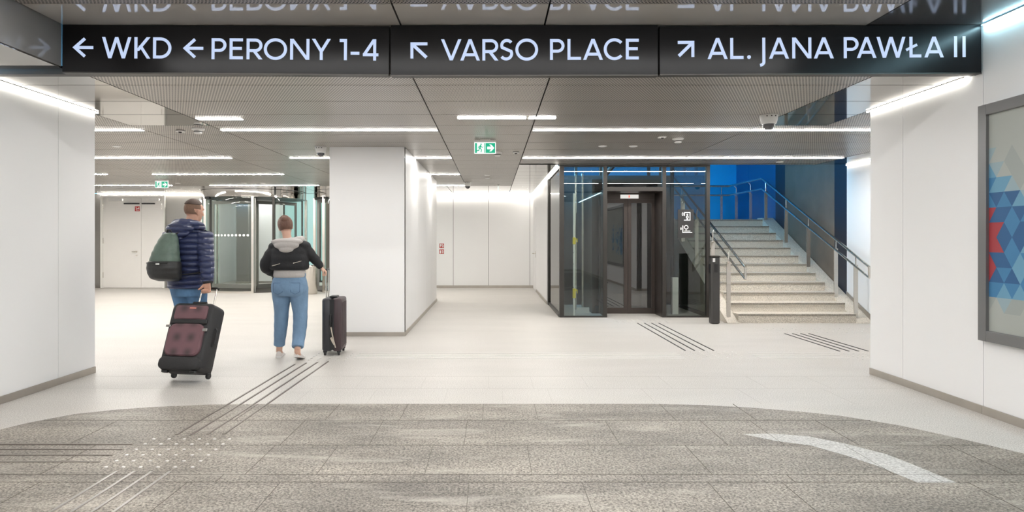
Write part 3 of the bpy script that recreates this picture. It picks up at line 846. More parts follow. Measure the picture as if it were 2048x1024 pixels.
# ------------------------------------------------------------------ glazed lift
LY = 11.56
lift = thing('lift', 'dark framed glass lift with double sliding doors between corridor and stairs', 'lift', (2.57, 12.7, 0))
def part(name, mat, boxes, parent, **kw):
    m = MB()
    for b in boxes: m.box(*b)
    return m.build(name, mat, parent, smooth=False, **kw)
TOPZ = CZ
for x0, x1 in ((1.212, 1.294), (2.00, 2.073), (3.07, 3.14), (3.865, 3.93)):
    part('post', M_FRAME, [(x0, x1, LY, LY + .09, 0, TOPZ)], lift, bevel=.003)
for x0, x1 in ((1.212, 1.28), (3.865, 3.93)):
    part('post', M_FRAME, [(x0, x1, 13.86, 13.94, 0, 5.1)], lift)
part('top_beam', M_FRAME, [(1.212, 3.93, LY - .002, LY + .09, TOPZ - .03, TOPZ + .25)], lift)
part('transom', M_FRAME, [(2.073, 3.07, LY - .001, LY + .1, 2.285, 2.36)], lift)
for b_ in [(1.294, 2.0, LY + .002, LY + .05, 0, .028), (3.14, 3.865, LY + .002, LY + .05, 0, .028)]: part('sill', M_FRAME, [b_], lift)
part('glass_pane', M_GLASS, [(1.294, 2.0, LY + .03, LY + .042, .028, TOPZ - .03)], lift)
part('glass_pane', M_GLASS, [(3.14, 3.865, LY + .03, LY + .042, .028, TOPZ - .03)], lift)
part('glass_pane', M_GLASS, [(2.073, 3.07, LY + .03, LY + .042, 2.36, TOPZ - .03)], lift)
part('glass_pane', M_GLASS, [(1.225, 1.237, LY + .09, 13.86, .06, TOPZ - .05)], lift)
part('glass_pane', M_GLASS, [(3.905, 3.917, LY + .09, 13.86, .06, 5.1)], lift)
for b_ in [(1.205, 1.26, LY + .09, 13.86, 0, .06), (1.205, 1.26, LY + .09, 13.86, TOPZ - .06, TOPZ - .004), (3.88, 3.93, LY + .09, 13.86, 0, .06)]: part('side_rail', M_FRAME, [b_], lift)
part('side_post', M_FRAME, [(1.196, 1.25, 13.80, 13.94, 0, TOPZ - .004)], lift)
RY = 12.12
part('portal_jamb', M_DOORM, [(3.07, 3.10, LY + .09, RY + .06, 0, 2.29)], lift)
part('portal_jamb', M_DOORM, [(2.043, 2.073, LY + .09, RY + .06, 0, 2.29)], lift)
part('portal_head', M_DOORM, [(2.043, 3.10, LY + .1, RY + .06, 2.285, 2.33), (2.073, 3.07, RY - .01, RY + .05, 2.165, 2.29)], lift)
disp = part('indicator', M_DISPLAY, [(2.42, 2.76, RY - .028, RY - .01, 2.185, 2.258)], lift)
part('red_digit', M_REDLED, [(2.570, 2.596, RY - .030, RY - .028, 2.20, 2.245)], disp)
def door_leaf(x0, x1, sl, sr):
    f = part('door_leaf', M_DOORM, [(x0, x0 + sl, RY, RY + .04, .012, 2.165), (x1 - sr, x1, RY, RY + .04, .012, 2.165), (x0 + sl, x1 - sr, RY, RY + .04, .012, .115), (x0 + sl, x1 - sr, RY, RY + .04, 2.10, 2.165)], lift)
    part('glass_pane', M_GLASSD, [(x0 + sl, x1 - sr, RY + .014, RY + .024, .115, 2.10)], f)
M_GLASSD = glass('lift_door_glass', (0.42, 0.42, 0.42), 2.55)
door_leaf(2.02, 2.562, .055, .075)
door_leaf(2.568, 3.085, .06, .075)
part('threshold', M_STEEL, [(2.073, 3.07, RY - .03, RY + .06, 0, .010)], lift)
# the shaft behind: dark car with rails, glazed towards the stair well above
part('car', plain('car_dark', (0.03, 0.03, 0.029), .35, .3, var=.2, vscale=(5, 5, 1)), [(1.9, 3.2, 13.55, 13.6, 0, 2.5), (1.9, 1.95, RY + .1, 13.55, 0, 2.5), (3.15, 3.2, RY + .1, 13.55, 0, 2.5), (1.9, 3.2, RY + .1, 13.6, 2.5, 2.56), (1.9, 3.2, RY + .1, 13.6, .0, .012)], lift)
part('shaft_wall', plain('shaft_dark', (0.032, 0.032, 0.031), .6, var=.2), [(1.28, 3.86, 13.87, 13.93, 0, 2.80)], lift)
for b_ in [(1.28, 3.86, 13.87, 13.93, 3.22, 3.30), (1.78, 1.84, 13.87, 13.93, 2.8, 5.1), (2.32, 2.40, 13.87, 13.93, 2.8, 5.1), (3.36, 3.42, 13.87, 13.93, 2.8, 5.1), (3.62, 3.66, 13.87, 13.93, 2.8, 5.1)]: part('shaft_bar', M_FRAME, [b_], lift)
for x in (1.66, 1.80):
    part('guide_rail', M_STEEL, [(x, x + .035, 12.9, 12.96, 0, 2.74)], lift)
part('cable', M_STEEL, [(3.52, 3.53, 13.0, 13.01, .3, 2.7)], lift)
part('buffer_box', M_WHITE, [(3.36, 3.47, 11.95, 12.05, .012, .70)], lift)
part('buffer_box', M_WHITE, [(1.62, 1.86, 12.3, 12.36, .0, .10)], lift)
m = MB(); m.tube([(2.35, 13.35, 2.75), (3.0, 12.6, 3.6)], .05, 8); m.build('brace', M_FRAME, lift)

pole = thing('measuring_pole', 'white telescopic pole with yellow clamps standing behind the left lift glass', 'pole', (1.50, 11.78, 0))
m = MB(); m.cbox(1.483, 1.517, 11.765, 11.795, 0, 2.26, .006); m.build('staff', M_WHITEP, pole)
for z in (.52, .95, 1.16, 1.39): part('mark', M_BLACK, [(1.480, 1.490, 11.762, 11.798, z, z + .02)], pole)
for z, h in ((.33, .18), (1.32, .13)):
    m = MB(); m.cbox(1.475, 1.530, 11.755, 11.805, z, z + h, .008); c = m.build('clamp', M_YELLOW, pole)
    m = MB(); m.box(1.53, 1.565, 11.765, 11.795, z + h - .05, z + h - .02); m.box(1.55, 1.565, 11.765, 11.795, z + h - .09, z + h - .02); m.build('lever', M_YELLOW, c)
m = MB(); m.box(1.535, 1.55, 11.77, 11.79, 1.42, 1.9); m.build('cord', M_BLACK, pole)

ls = thing('lift_sign', 'charcoal plate with white lift and tree symbols on the right lift pane', 'sign', (3.496, LY + .03, 1.44))
part('plate', M_PLATE, [(3.353, 3.639, LY + .018, LY + .028, 1.44, 1.952)], ls)
def lsP(px, py): return (3.353 + (px - 185) / 360 * .286, 1.952 - (py - 215) / 645 * .512)
lsf = lambda x, z, d: (x, LY + .014 + d, z)
m = MB(); tk = .0135
ribbon(m, [lsP(336, 362), lsP(336, 284), lsP(462, 284), lsP(462, 458), lsP(325, 458)], tk, lsf, .004)
m.build('lift_symbol', M_WHITEP, ls, smooth=False)
m = MB()
cx, cz = lsP(400, 332); poly(m, arc(cx, cz, .0145, .0145, 0, 360, 16)[:-1], lsf, .004)
cx, cz = lsP(400, 388); ribbon(m, arc(cx, cz, .017, .019, 0, 360, 20)[:-1], .013, lsf, .004, True)
a = lsP(385, 405); b = lsP(415, 452); poly(m, [(a[0], b[1]), (b[0], b[1]), (b[0], a[1]), (a[0], a[1])], lsf, .004)
m.build('person_symbol', M_WHITEP, ls, smooth=False)
m = MB()
for c in ((272, 310, 296, 278, 320, 310), (272, 328, 296, 362, 320, 328)): poly(m, [lsP(c[0], c[1]), lsP(c[2], c[3]), lsP(c[4], c[5])], lsf, .004)
m.build('up_down_arrows', M_WHITEP, ls, smooth=False)
m = MB()
ribbon(m, [lsP(297, 580), lsP(297, 738), lsP(508, 738)], tk * 1.1, lsf, .004)
ribbon(m, [lsP(328, 706), lsP(468, 706)], tk * .9, lsf, .004); ribbon(m, [lsP(372, 706), lsP(372, 640)], tk * .8, lsf, .004)
cx, cz = lsP(375, 620); ribbon(m, arc(cx, cz, .033, .033, 0, 360, 28)[:-1], tk * .9, lsf, .004, True)
m.build('tree_symbol', M_WHITEP, ls, smooth=False)
m = MB(); cx, cz = lsP(256, 651); ribbon(m, arc(cx, cz, .010, .017, 0, 360, 20)[:-1], .008, lsf, .004, True)
m.build('digit_zero', M_WHITEP, ls, smooth=False)

bo = thing('call_bollard', 'dark slim call post with a white tag between lift and stairs', 'bollard', (3.72, 10.72, 0))
m = MB(); m.cbox(3.645, 3.795, 10.66, 10.80, 0, 1.122, .022); m.build('housing', plain('bollard_dark', (.06, .058, .056), .4, .4, var=.05), bo)
m = MB(); m.cbox(3.640, 3.800, 10.655, 10.805, 1.122, 1.130, .022); m.build('cap', M_FRAME, bo)
part('tag', M_WHITEP, [(3.668, 3.708, 10.655, 10.662, 1.035, 1.098)], bo)
part('button_plate', M_BLACK, [(3.690, 3.750, 10.655, 10.662, .86, 1.0)], bo)
part('key_reader', M_BLACK, [(3.634, 3.646, 10.70, 10.76, .85, 1.0)], bo)

# ------------------------------------------------------------------ granite staircase
ST_Y, RIS, TRD = 10.765, .1557, .339
stc = thing('staircase', 'wide granite staircase of twelve steps going up to the blue landing', 'stairs', (5.13, ST_Y, 0))
for k in range(12):
    y0 = ST_Y + k * TRD; z1 = (k + 1) * RIS
    y1 = y0 + TRD + .02 if k < 11 else 16.78
    m = MB(); m.box(4.14, 6.12, y0 + .012, y1, max(0, z1 - RIS - .02), z1 - .036)
    st = m.build('step', M_STEP, stc, smooth=False)
    m = MB(); m.box(4.13, 6.12, y0, y1, z1 - .036, z1); m.build('tread_slab', M_STEP, st, smooth=False)
    m = MB(); m.box(4.135, 6.115, y0 - .002, y0 + .03, z1 - .033, z1 - .004); m.build('nosing_strip', M_NOSE, st, smooth=False)
def kerb(x0, x1):
    m = MB(); n = 12
    pts = [(ST_Y - .30, 0.0), (ST_Y + n * TRD - .16, n * RIS + .06), (16.78, n * RIS + .06), (16.78, 0)]
    pts = [(ST_Y - .02, 0.0), (ST_Y - .02, .012), (ST_Y + (n - 1) * TRD + .08, n * RIS + .035), (ST_Y + (n - 1) * TRD + .3, n * RIS + .035), (ST_Y + (n - 1) * TRD + .3, 0)]
    m.rings([[(x0, y, z) for y, z in pts], [(x1, y, z) for y, z in pts]])
    m.build('kerb', M_STEP, stc, smooth=False)
kerb(3.945, 4.14); kerb(6.12, 6.386)
m = MB(); m.box(1.41, 4.14, ST_Y + 11 * TRD + .3, 16.78, 1.76, 12 * RIS - .001); m.build('landing_slab', M_STEP, stc, smooth=False)
# base strip following the slope on the right wall
m = MB()
for y0, y1 in ((ST_Y, 11.56),):
    za, zb = .02 + (y0 - ST_Y) * RIS / TRD, .02 + (y1 - ST_Y) * RIS / TRD
    m.rings([[(6.386, y0, za), (6.398, y0, za), (6.398, y0, za + .09), (6.386, y0, za + .09)], [(6.386, y1, zb), (6.398, y1, zb), (6.398, y1, zb + .09), (6.386, y1, zb + .09)]])
m.build('sloped_skirting', M_KICK, stc, smooth=False)

def rail_z(y, h): return h + max(0, min(12, (y - ST_Y) / TRD + 1)) * RIS if y > ST_Y - TRD else h
def handrail(label, x, top, low, ys_posts, side, ytail, extra=()):
    """top / low: centre lines of the two tubes"""
    t = thing('handrail', label, 'handrail', (x, top[0][1], 0), 0, 'steel handrails of the stairs')
    m = MB(); m.tube(top, .021, 12); m.build('top_rail', M_STEEL, t)
    m = MB(); m.tube(low, .019, 12); m.build('lower_rail', M_STEEL, t)
    m = MB(); m.tube([top[0], low[0]], .019, 12); m.build('end_loop', M_STEEL, t)
    return t
slope = RIS / TRD
def slz(y, y0, z0): return z0 + (y - y0) * slope
def build_post(t, x, y, zb, zl, zt, xr, dx=0, dy=0):
    """flat steel post standing at x, y with a bracket arm to the rails at xr"""
    p = part('post', M_STEEL, [(x - .034, x + .034, y - .008, y + .008, zb, zl - .03)], t)
    m = MB(); m.tube([(x, y, zl - .045), (x + (xr - x) * .4, y, zl - .045 + .02), (xr, y, zl)], .010, 8); m.tube([(x, y, zl - .04), (x, y, zt - .07), (xr, y, zt)], .010, 8)
    m.build('bracket', M_STEEL, p)
# right-hand rail: foot end, up the flight, along the landing, round the corner along the back wall
xr = 6.10
y0, z0 = 10.36, .965
yt = 14.49; zt_ = 2.79
top = [(xr, y0, z0), (xr, yt, zt_), (xr, 16.52, zt_), (1.6, 16.52, zt_)]
low = [(xr, y0, z0 - .175), (xr, yt, zt_ - .235), (xr, 16.52, zt_ - .235), (1.6, 16.52, zt_ - .235)]
hr = handrail('long double steel handrail along the right side of the stairs and the landing', xr, top, low, (), 1, 0)
def zr(y, lowr=False):
    a, b = (z0 - .175, zt_ - .235) if lowr else (z0, zt_)
    return a + (min(y, yt) - y0) / (yt - y0) * (b - a)
xp = 6.17
for y in (10.87, 11.50, 12.50, 13.45):
    build_post(hr, xp, y, (y - ST_Y + .02) * slope * 1.035, zr(y, True), zr(y), xr)
for y in (14.45, 15.3, 16.2):
    build_post(hr, xp, y, 12 * RIS - .01, zr(y, True), zr(y), xr)
for x in (5.93, 4.9, 3.9, 2.9):
    p = part('post', M_STEEL, [(x - .03, x + .03, 16.57, 16.586, 12 * RIS - .01, zt_ - .26)], hr)
    m = MB(); m.tube([(x, 16.578, zt_ - .27), (x, 16.52, zt_ - .235)], .010, 8); m.tube([(x, 16.578, zt_ - .27), (x, 16.578, zt_ - .07), (x, 16.52, zt_)], .010, 8); m.build('bracket', M_STEEL, p)
# left-hand rail
xl = 4.05
y0l, z0l = 10.25, .965
top = [(xl, y0l, z0l), (xl, 14.42, z0l + 4.17 * slope * .985)]
low = [(xl, y0l, z0l - .19), (xl, 14.42, z0l - .225 + 4.17 * slope * .985)]
hl = handrail('double steel handrail on the left side of the stairs beside the lift', xl, top, low, (), -1, 0)
for y in (10.90, 11.68, 12.6, 13.5, 14.3):
    zt2 = z0l + (y - y0l) * slope * .985
    build_post(hl, 4.02, y, (y - ST_Y + .02) * slope * 1.035, zt2 - .20, zt2, xl)

# ------------------------------------------------------------------ doors and wall signs
d1 = thing('double_door', 'white double fire door in the grey wall at the far left', 'door', (-10.49, 18.68, 0))
DX0, DX1, DM = -11.42, -9.55, -10.235
part('door_frame', M_DOOR, [(DX0, DX0 + .07, 18.63, 18.70, 0, 2.70), (DX1 - .07, DX1, 18.63, 18.70, 0, 2.70), (DX0 + .07, DX1 - .07, 18.63, 18.70, 2.635, 2.70)], d1, bevel=.004)
for x0, x1, hx in ((DX0 + .074, DM - .003, -1), (DM + .003, DX1 - .074, 1)):
    lf = part('door_leaf', M_DOOR, [(x0, x1, 18.645, 18.695, .008, 2.63)], d1, bevel=.003)
    for z in (.3, 1.3, 2.3):
        xh = x0 + .004 if hx < 0 else x1 - .004
        m = MB(); m.tube([(xh, 18.638, z), (xh, 18.638, z + .16)], .011, 8); m.build('hinge', M_STEEL, lf)
part('door_closer', M_WHITE, [(-11.15, -10.75, 18.57, 18.645, 2.53, 2.60)], d1, bevel=.004)
part('door_closer', M_WHITE, [(-9.98, -9.68, 18.57, 18.645, 2.53, 2.60)], d1, bevel=.004)
part('closer_arm', M_BLACK, [(-10.72, -10.27, 18.60, 18.625, 2.44, 2.475)], d1)
part('closer_arm', M_BLACK, [(-10.20, -9.82, 18.60, 18.625, 2.44, 2.475)], d1)
m = MB(); m.lathe([(0, 0), (.026, 0), (.026, .012), (0, .012)], (0, 0, 0), 16)
m.v = [(-10.37 + p[0], 18.645 - p[2], 1.06 + p[1]) for p in m.v]
h = m.build('handle', M_STEEL, d1)
m = MB(); m.tube([(-10.37, 18.64, 1.06), (-10.37, 18.59, 1.06), (-10.48, 18.59, 1.06)], .010, 8); m.build('lever', M_STEEL, h)
m = MB(); m.lathe([(0, 0), (.024, 0), (.024, .010), (0, .010)], (0, 0, 0), 16); m.v = [(-10.37 + p[0], 18.645 - p[2], .95 + p[1]) for p in m.v]; m.build('lock_cylinder', M_STEEL, d1)
def wall_sign(name, label, x, z, y, sz, kind, grp=None):
    t = thing(name, label, 'sign', (x, y, z), 0, grp)
    part('plate', M_WHITEP, [(x - sz / 2, x + sz / 2, y - .004, y - .0005, z, z + sz)], t)
    e = sz * .05
    part('red_field', M_RED, [(x - sz / 2 + e, x + sz / 2 - e, y - .006, y - .004, z + e, z + sz - e)], t)
    m = MB(); f = lambda xx, zz, d: (x + xx * sz, y - .008 + d, z + zz * sz)
    if kind == 'hose':
        poly(m, [(-.33, .45), (-.02, .45), (-.02, .82), (-.33, .82)], f, .002); ribbon(m, [(.05, .75), (.22, .75), (.30, .60), (.30, .22)], .09, f, .002); poly(m, [(.12, .2), (.2, .2), (.2, .6), (.12, .6)], f, .002); poly(m, [(-.33, .2), (-.10, .38), (-.33, .38)], f, .002)
    elif kind == 'extinguisher':
        poly(m, [(-.32, .16), (-.10, .16), (-.10, .60), (-.16, .74), (-.26, .74), (-.32, .60)], f, .002); ribbon(m, [(-.26, .80), (-.06, .80)], .06, f, .002)
        ribbon(m, [(.10, .78), (.16, .58), (.10, .44), (.20, .2)], .08, f, .002); ribbon(m, [(.24, .80), (.32, .5), (.24, .18)], .08, f, .002)
    else:
        poly(m, [(-.10, .45), (.34, .45), (.34, .8), (.22, .8), (.22, .56), (-.10, .56)], f, .002); ribbon(m, [(-.3, .8), (-.2, .8), (-.2, .22), (.3, .22)], .07, f, .002)
    m.build('pictogram', M_WHITEP, t, smooth=False)
wall_sign('fire_sign', 'red fire hose sign on the corridor end wall, upper of the pair', -1.485, 1.155, 18.70, .15, 'hose', 'red fire signs on the end wall')
wall_sign('fire_sign', 'red extinguisher sign on the corridor end wall, lower of the pair', -1.485, .985, 18.70, .15, 'extinguisher', 'red fire signs on the end wall')
wall_sign('door_sticker', 'small red sticker at the top of the white double door', -10.345, 2.23, 18.645, .16, 'other')
d2 = thing('service_door', 'flush white door with a lever handle at the far end of the corridor wall', 'door', (1.185, 17.95, 0))
part('door_leaf', M_PANEL, [(1.180, 1.189, 17.47, 18.52, .006, 2.3)], d2)
part('handle_plate', M_STEEL, [(1.172, 1.180, 17.53, 17.57, .92, 1.10)], d2)
m = MB(); m.tube([(1.176, 17.55, 1.03), (1.11, 17.55, 1.03), (1.10, 17.68, 1.03)], .011, 8); m.build('lever', M_STEEL, d2)

# ------------------------------------------------------------------ revolving doors and the lobby behind them
def revolving(label, cx, cy, R, turn, dots, openings):
    t = thing('revolving_door', label, 'revolving door', (cx, cy, 0), 0, 'glass revolving doors')
    H = 2.55
    def P(a, r=R): return (cx + r * math.sin(math.radians(a)), cy - r * math.cos(math.radians(a)))
    def curved(a0, a1, r, th, z0, z1, n=14):
        m = MB(); rs = []
        for i in range(n + 1):
            a = a0 + (a1 - a0) * i / n
            p, q = P(a, r), P(a, r - th)
            rs.append([(p[0], p[1], z0), (q[0], q[1], z0), (q[0], q[1], z1), (p[0], p[1], z1)])
        m.rings(rs); return m
    for a0, a1 in openings:
        curved(a0, a1, R, .012, .05, H).build('drum_glass', M_GLASSC, t, angle=50)
        curved(a0, a1, R + .01, .035, 0, .05).build('drum_foot', M_STEEL, t, angle=50)
        for a in (a0, a1):
            p = P(a, R - .005)
            part('drum_post', M_STEEL if a != openings[-1][0] else M_FRAME, [(p[0] - .032, p[0] + .032, p[1] - .032, p[1] + .032, 0, H)], t)
    curved(0, 360, R + .012, .05, H, 2.748, 40).build('canopy_ring', M_MIRROR, t, angle=50)
    m = MB(); m.lathe([(0, H), (R - .05, H), (R - .05, H + .02), (0, H + .02)], (cx, cy, 0), 48); m.build('canopy', M_FRAME, t)
    m = MB(); m.lathe([(0, .001), (R - .04, .001), (R - .04, .008), (0, .008)], (cx, cy, 0), 48); m.build('floor_mat', M_MAT, t)
    m = MB(); m.lathe([(0, .008), (.05, .008), (.05, H), (0, H)], (cx, cy, 0), 20); m.build('center_shaft', M_STEEL, t)
    for k in range(3):
        a = turn + 120 * k
        s, c = math.sin(math.radians(a)), -math.cos(math.radians(a)); nx, ny = -c, s
        def slab(r0, r1, z0, z1, th, m):
            vs = []
            for z in (z0, z1):
                for r, sg in ((r0, -1), (r1, -1), (r1, 1), (r0, 1)):
                    vs.append((cx + s * r + nx * th * sg, cy + c * r + ny * th * sg, z))
            m.add(vs, [(3, 2, 1, 0), (4, 5, 6, 7), (0, 1, 5, 4), (1, 2, 6, 5), (2, 3, 7, 6), (3, 0, 4, 7)])
        m = MB(); slab(.06, R - .06, .02, .14, .02, m); slab(.06, R - .06, H - .12, H - .03, .02, m); slab(R - .12, R - .06, .14, H - .12, .02, m); slab(.055, .10, .14, H - .12, .02, m)
        f = m.build('door_wing', M_CLAD, t, smooth=False)
        m = MB(); slab(.10, R - .12, .14, H - .12, .005, m); m.build('glass_pane', M_GLASSC, f, smooth=False)
    m = curved(-62, -34, R + .02, .06, 2.50, 2.56, 8); m.build('sensor_bar', M_BLACK, t)
    if dots:
        for i in range(14):
            a = dots[0] + (dots[1] - dots[0]) * i / 13
            p = P(a, R + .006); s, c = math.sin(math.radians(a)), math.cos(math.radians(a))
            m = MB(); r = .031 if i > 2 else .024
            m.rings([[(p[0] + c * r * math.cos(k * PI / 8) + d * s, p[1] + s * r * math.cos(k * PI / 8) - d * c, 1.526 + r * math.sin(k * PI / 8)) for k in range(16)] for d in (0, .003)])
            m.build('manifestation_dot', M_BLUEDOT if i == 1 else M_ORANGE if i == 2 else M_WHITEP, t)
    return t
revolving('glass revolving door with a row of white dots, fully in view behind the two walkers', -6.75, 18.2, 1.4, 20, (-40, 13), [(-112, -68), (-44, 18), (40, 100)])
revolving('glass revolving door half hidden behind the white column', -3.62, 18.2, 1.4, 55, None, [(-112, -68), (-40, 18), (40, 100)])
def pane_wall(name, label, x0, x1, y, z0, z1, n, mf, mg, cat='glass wall'):
    t = thing(name, label, cat, ((x0 + x1) / 2, y, 0))
    wd = (x1 - x0) / n
    m = MB()
    for i in range(n + 1): m.box(x0 + wd * i - .025, x0 + wd * i + .025, y - .03, y + .03, z0, z1)
    m.box(x0, x1, y - .03, y + .03, z0, z0 + .06); m.box(x0, x1, y - .03, y + .03, z1 - .06, z1)
    m.build('frame', mf, t, smooth=False)
    for i in range(n):
        part('pane', mg, [(x0 + wd * i + .026, x0 + wd * (i + 1) - .026, y - .006, y + .006, z0 + .06, z1 - .06)], t)
    return t
pane_wall('glass_partition', 'narrow glass partition between the grey wall and the revolving door', -8.28, -8.12, 18.45, 0, 2.74, 1, M_FRAME, M_GLASSC)
pane_wall('backlit_wall', 'backlit teal glass wall glowing in the lobby behind the revolving door', -6.9, -3.9, 21.2, 0, 3.0, 5, M_FRAME, M_TEAL)
for i, (lb, x0, x1, y0, y1, mt) in enumerate((('dark pillar in the lobby behind the revolving door glass', -8.25, -7.85, 20.6, 21.0, M_CLAD), ('white pillar in the lobby behind the revolving door glass', -7.7, -7.05, 20.8, 21.2, M_PANEL), ('brown pillar in the lobby between the two revolving doors', -5.25, -5.0, 19.9, 20.3, plain('brown_stone', (.16, .125, .10), .4)))):
    t = thing('lobby_pillar', lb, 'pillar', ((x0 + x1) / 2, (y0 + y1) / 2, 0), 0, 'pillars of the lobby')
    m = MB(); m.cbox(x0, x1, y0, y1, 0, 3.0, .015); m.build('shaft', mt, t)
    part('plinth', M_KICK, [(x0 - .01, x1 + .01, y0 - .01, y1 + .01, 0, .07)], t)
t = thing('info_totem', 'dark slim totem standing in the lobby behind the revolving door', 'totem', (-6.75, 20.2, 0))
m = MB(); m.cbox(-6.90, -6.62, 20.15, 20.25, .03, 1.15, .02); m.build('body', M_FRAME, t)
m = MB(); m.cbox(-6.95, -6.57, 20.05, 20.35, 0, .03, .01); m.build('foot', M_STEEL, t)
wall('wall_lobby_back', 'y', 22.2, -1, -9, -1, 0, 3.1, joints=[-8, -7, -6, -5, -4, -3, -2], mat=M_PANEL)
wall('wall_lobby_left', 'x', -8.9, 1, 18.95, 22.2, 0, 3.1, joints=[20, 21], mat=M_PANEL)
wall('wall_lobby_right', 'x', -1.1, -1, 18.95, 22.2, 0, 3.1, joints=[20, 21], mat=M_CLAD)
mb = MB(); mb.box(-9.1, -1, 18.6, 22.4, 3.02, 3.1)
struct(mb.build('ceiling_lobby', M_CEILF, smooth=False))
mb = MB(); mb.box(-8.28, -3.0, 18.68, 18.8, CZ, 3.05)
struct(mb.build('trim_4', M_FRAME, smooth=False))
for k, x in enumerate((-7.4, -5.6, -3.6)):
    t = thing('lobby_lamp', 'linear lamp on the lobby ceiling, %s from the left' % ORD[k], 'lamp', (x, 20.2, 2.99), 0, 'linear lamps of the lobby')
    part('diffuser', M_LOBBYL, [(x - .04, x + .04, 19.2, 21.6, 2.995, 3.019)], t)
t = thing('litter_bin', 'round brushed steel bin inside the right-hand revolving door area', 'bin', (-4.95, 16.9, 0))
m = MB(); m.lathe([(0, 0), (.16, 0), (.17, .02), (.17, .72), (.155, .74), (0, .74)], (-4.72, 16.62, 0), 28); m.build('body', M_STEEL, t)
m = MB(); m.lathe([(0, .74), (.10, .741), (.10, .75), (0, .75)], (-4.72, 16.62, 0), 24); m.build('lid', M_FRAME, t)

# ------------------------------------------------------------------ tactile paving: guide strips and studs
def strip_set(where, coords_, mat, grp, order):
    n = len(coords_)
    for i, (xa, ya, xb, yb) in enumerate(coords_):
        a, b = Vector((xa, ya, 0)), Vector((xb, yb, 0)); d = (b - a).normalized(); nn = Vector((-d.y, d.x, 0)) * .0095
        m = MB(); z0 = -.002; z1 = .0065
        e = d * .012; q = nn * .62
        m.rings([[tuple(p + Vector((0, 0, z))) for p in (a + e * s + k, b - e * s + k, b - e * s - k, a + e * s - k)] for z, k, s in ((z0, nn, 0), (z1 - .002, nn, 0), (z1, q, 1))])
        o = m.build('tactile_strip', mat, smooth=False)
        tag(o, 'guide strip %s, %s' % (where, order[i]), 'guide strip', grp)
lr = ['leftmost of four', 'second from left', 'third from left', 'rightmost of four']
nf = ['farthest of four', 'second farthest', 'second nearest', 'nearest of four']
M_STRIP = plain('strip_steel', (0.20, 0.175, 0.155), 0.38, 0.75, var=.15, vscale=(6, 6, 6))
M_STRIPD = plain('strip_dark', (0.035, 0.032, 0.03), 0.5, 0.3)
M_STRIP_LIT = plain('strip_steel_lit', (0.34, 0.32, 0.30), 0.3, 0.9, var=.15, vscale=(6, 6, 6))  # same steel lightened, its reflection put into the colour
M_STRIPP = plain('strip_pale', (0.69, 0.67, 0.64), 0.45)
strip_set('leading from the near stud field to the woman', [(-2.268, 4.589, -2.225, 7.2), (-2.16, 4.58, -2.12, 7.28), (-2.049, 4.595, -2.005, 7.33), (-1.934, 4.60, -1.893, 7.37)], M_STRIP, 'strips leading to the woman', lr)
strip_set('running to the near left wall', [(-4.12, y, x, y) for x, y in ((-2.46, 4.38), (-2.466, 4.272), (-2.468, 4.158), (-2.470, 4.031))], M_STRIP, 'strips running to the left wall', nf)
strip_set('running towards the viewer at the lower left', [(x, 2.5, x, 3.864) for x in (-2.27, -2.163, -2.057, -1.947)], M_STRIP_LIT, 'strips at the lower left', lr)
strip_set('leading to the lift door', [(x, 8.10, x, 10.77) for x in (2.438, 2.556, 2.678, 2.798)], M_STRIPD, 'strips leading to the lift', lr)
strip_set('leading to the stairs', [(x, 8.05, x, 9.567) for x in (4.366, 4.485, 4.607, 4.727)], M_STRIPD, 'strips leading to the stairs', lr)
strip_set('crossing the pale floor behind the suitcase', [(-1.64, y, 2.28, y) for y in (7.894, 7.78, 7.677, 7.56)], M_STRIPP, 'pale strips crossing the floor', nf)
strip_set('crossing the pale floor behind the right wall', [(3.16, y, 4.22, y) for y in (7.894, 7.78, 7.677, 7.56)], M_STRIPP, 'pale strips behind the right wall', nf)
stud_src = {}
def studs(where, x0, dx, nx, y0, dy, ny, mat, grp, skip=()):
    src = stud_src.get(mat.name)
    for j in range(ny):
        for i in range(nx):
            if (i, j) in skip: continue
            x, y = x0 + dx * i, y0 + dy * j
            if src is None:
                m = MB(); m.lathe([(0, -.002), (.0118, -.002), (.0118, .0025), (.009, .0058), (0, .0062)], (0, 0, 0), 14)
                o = m.build('tactile_stud', mat, origin=(0, 0, 0)); src = stud_src[mat.name] = o
            else:
                o = src.copy(); COL.objects.link(o)
            o.location = (x, y, 0)
            tag(o, 'floor stud %s, %s in its %s row' % (where, ORD[i], ORD[j]), 'floor stud', grp)
M_STUD = plain('stud_steel', (0.66, 0.64, 0.62), 0.28, 0.5, var=.05)
M_STUDP = plain('stud_pale', (0.70, 0.68, 0.65), 0.4)
studs('at the lower left', -2.378, .1065, 6, 3.938, .111, 6, M_STUD, 'studs at the lower left')
studs('beside the woman and her suitcase', -2.14, .105, 5, 7.46, .105, 5, M_STUD, 'studs beside the woman')
studs('in front of the lift door', 2.13, .105, 9, 10.84, .105, 5, M_STUDP, 'studs before the lift')
studs('where the pale and dark strips meet', 2.37, .105, 7, 7.50, .10, 6, M_STUDP, 'studs where the strips cross')
studs('before the stairs', 4.30, .15, 13, 9.66, .12, 5, M_STUDP, 'studs before the stairs')
studs('behind the right wall', 4.34, .118, 4, 7.50, .10, 6, M_STUDP, 'studs behind the right wall')
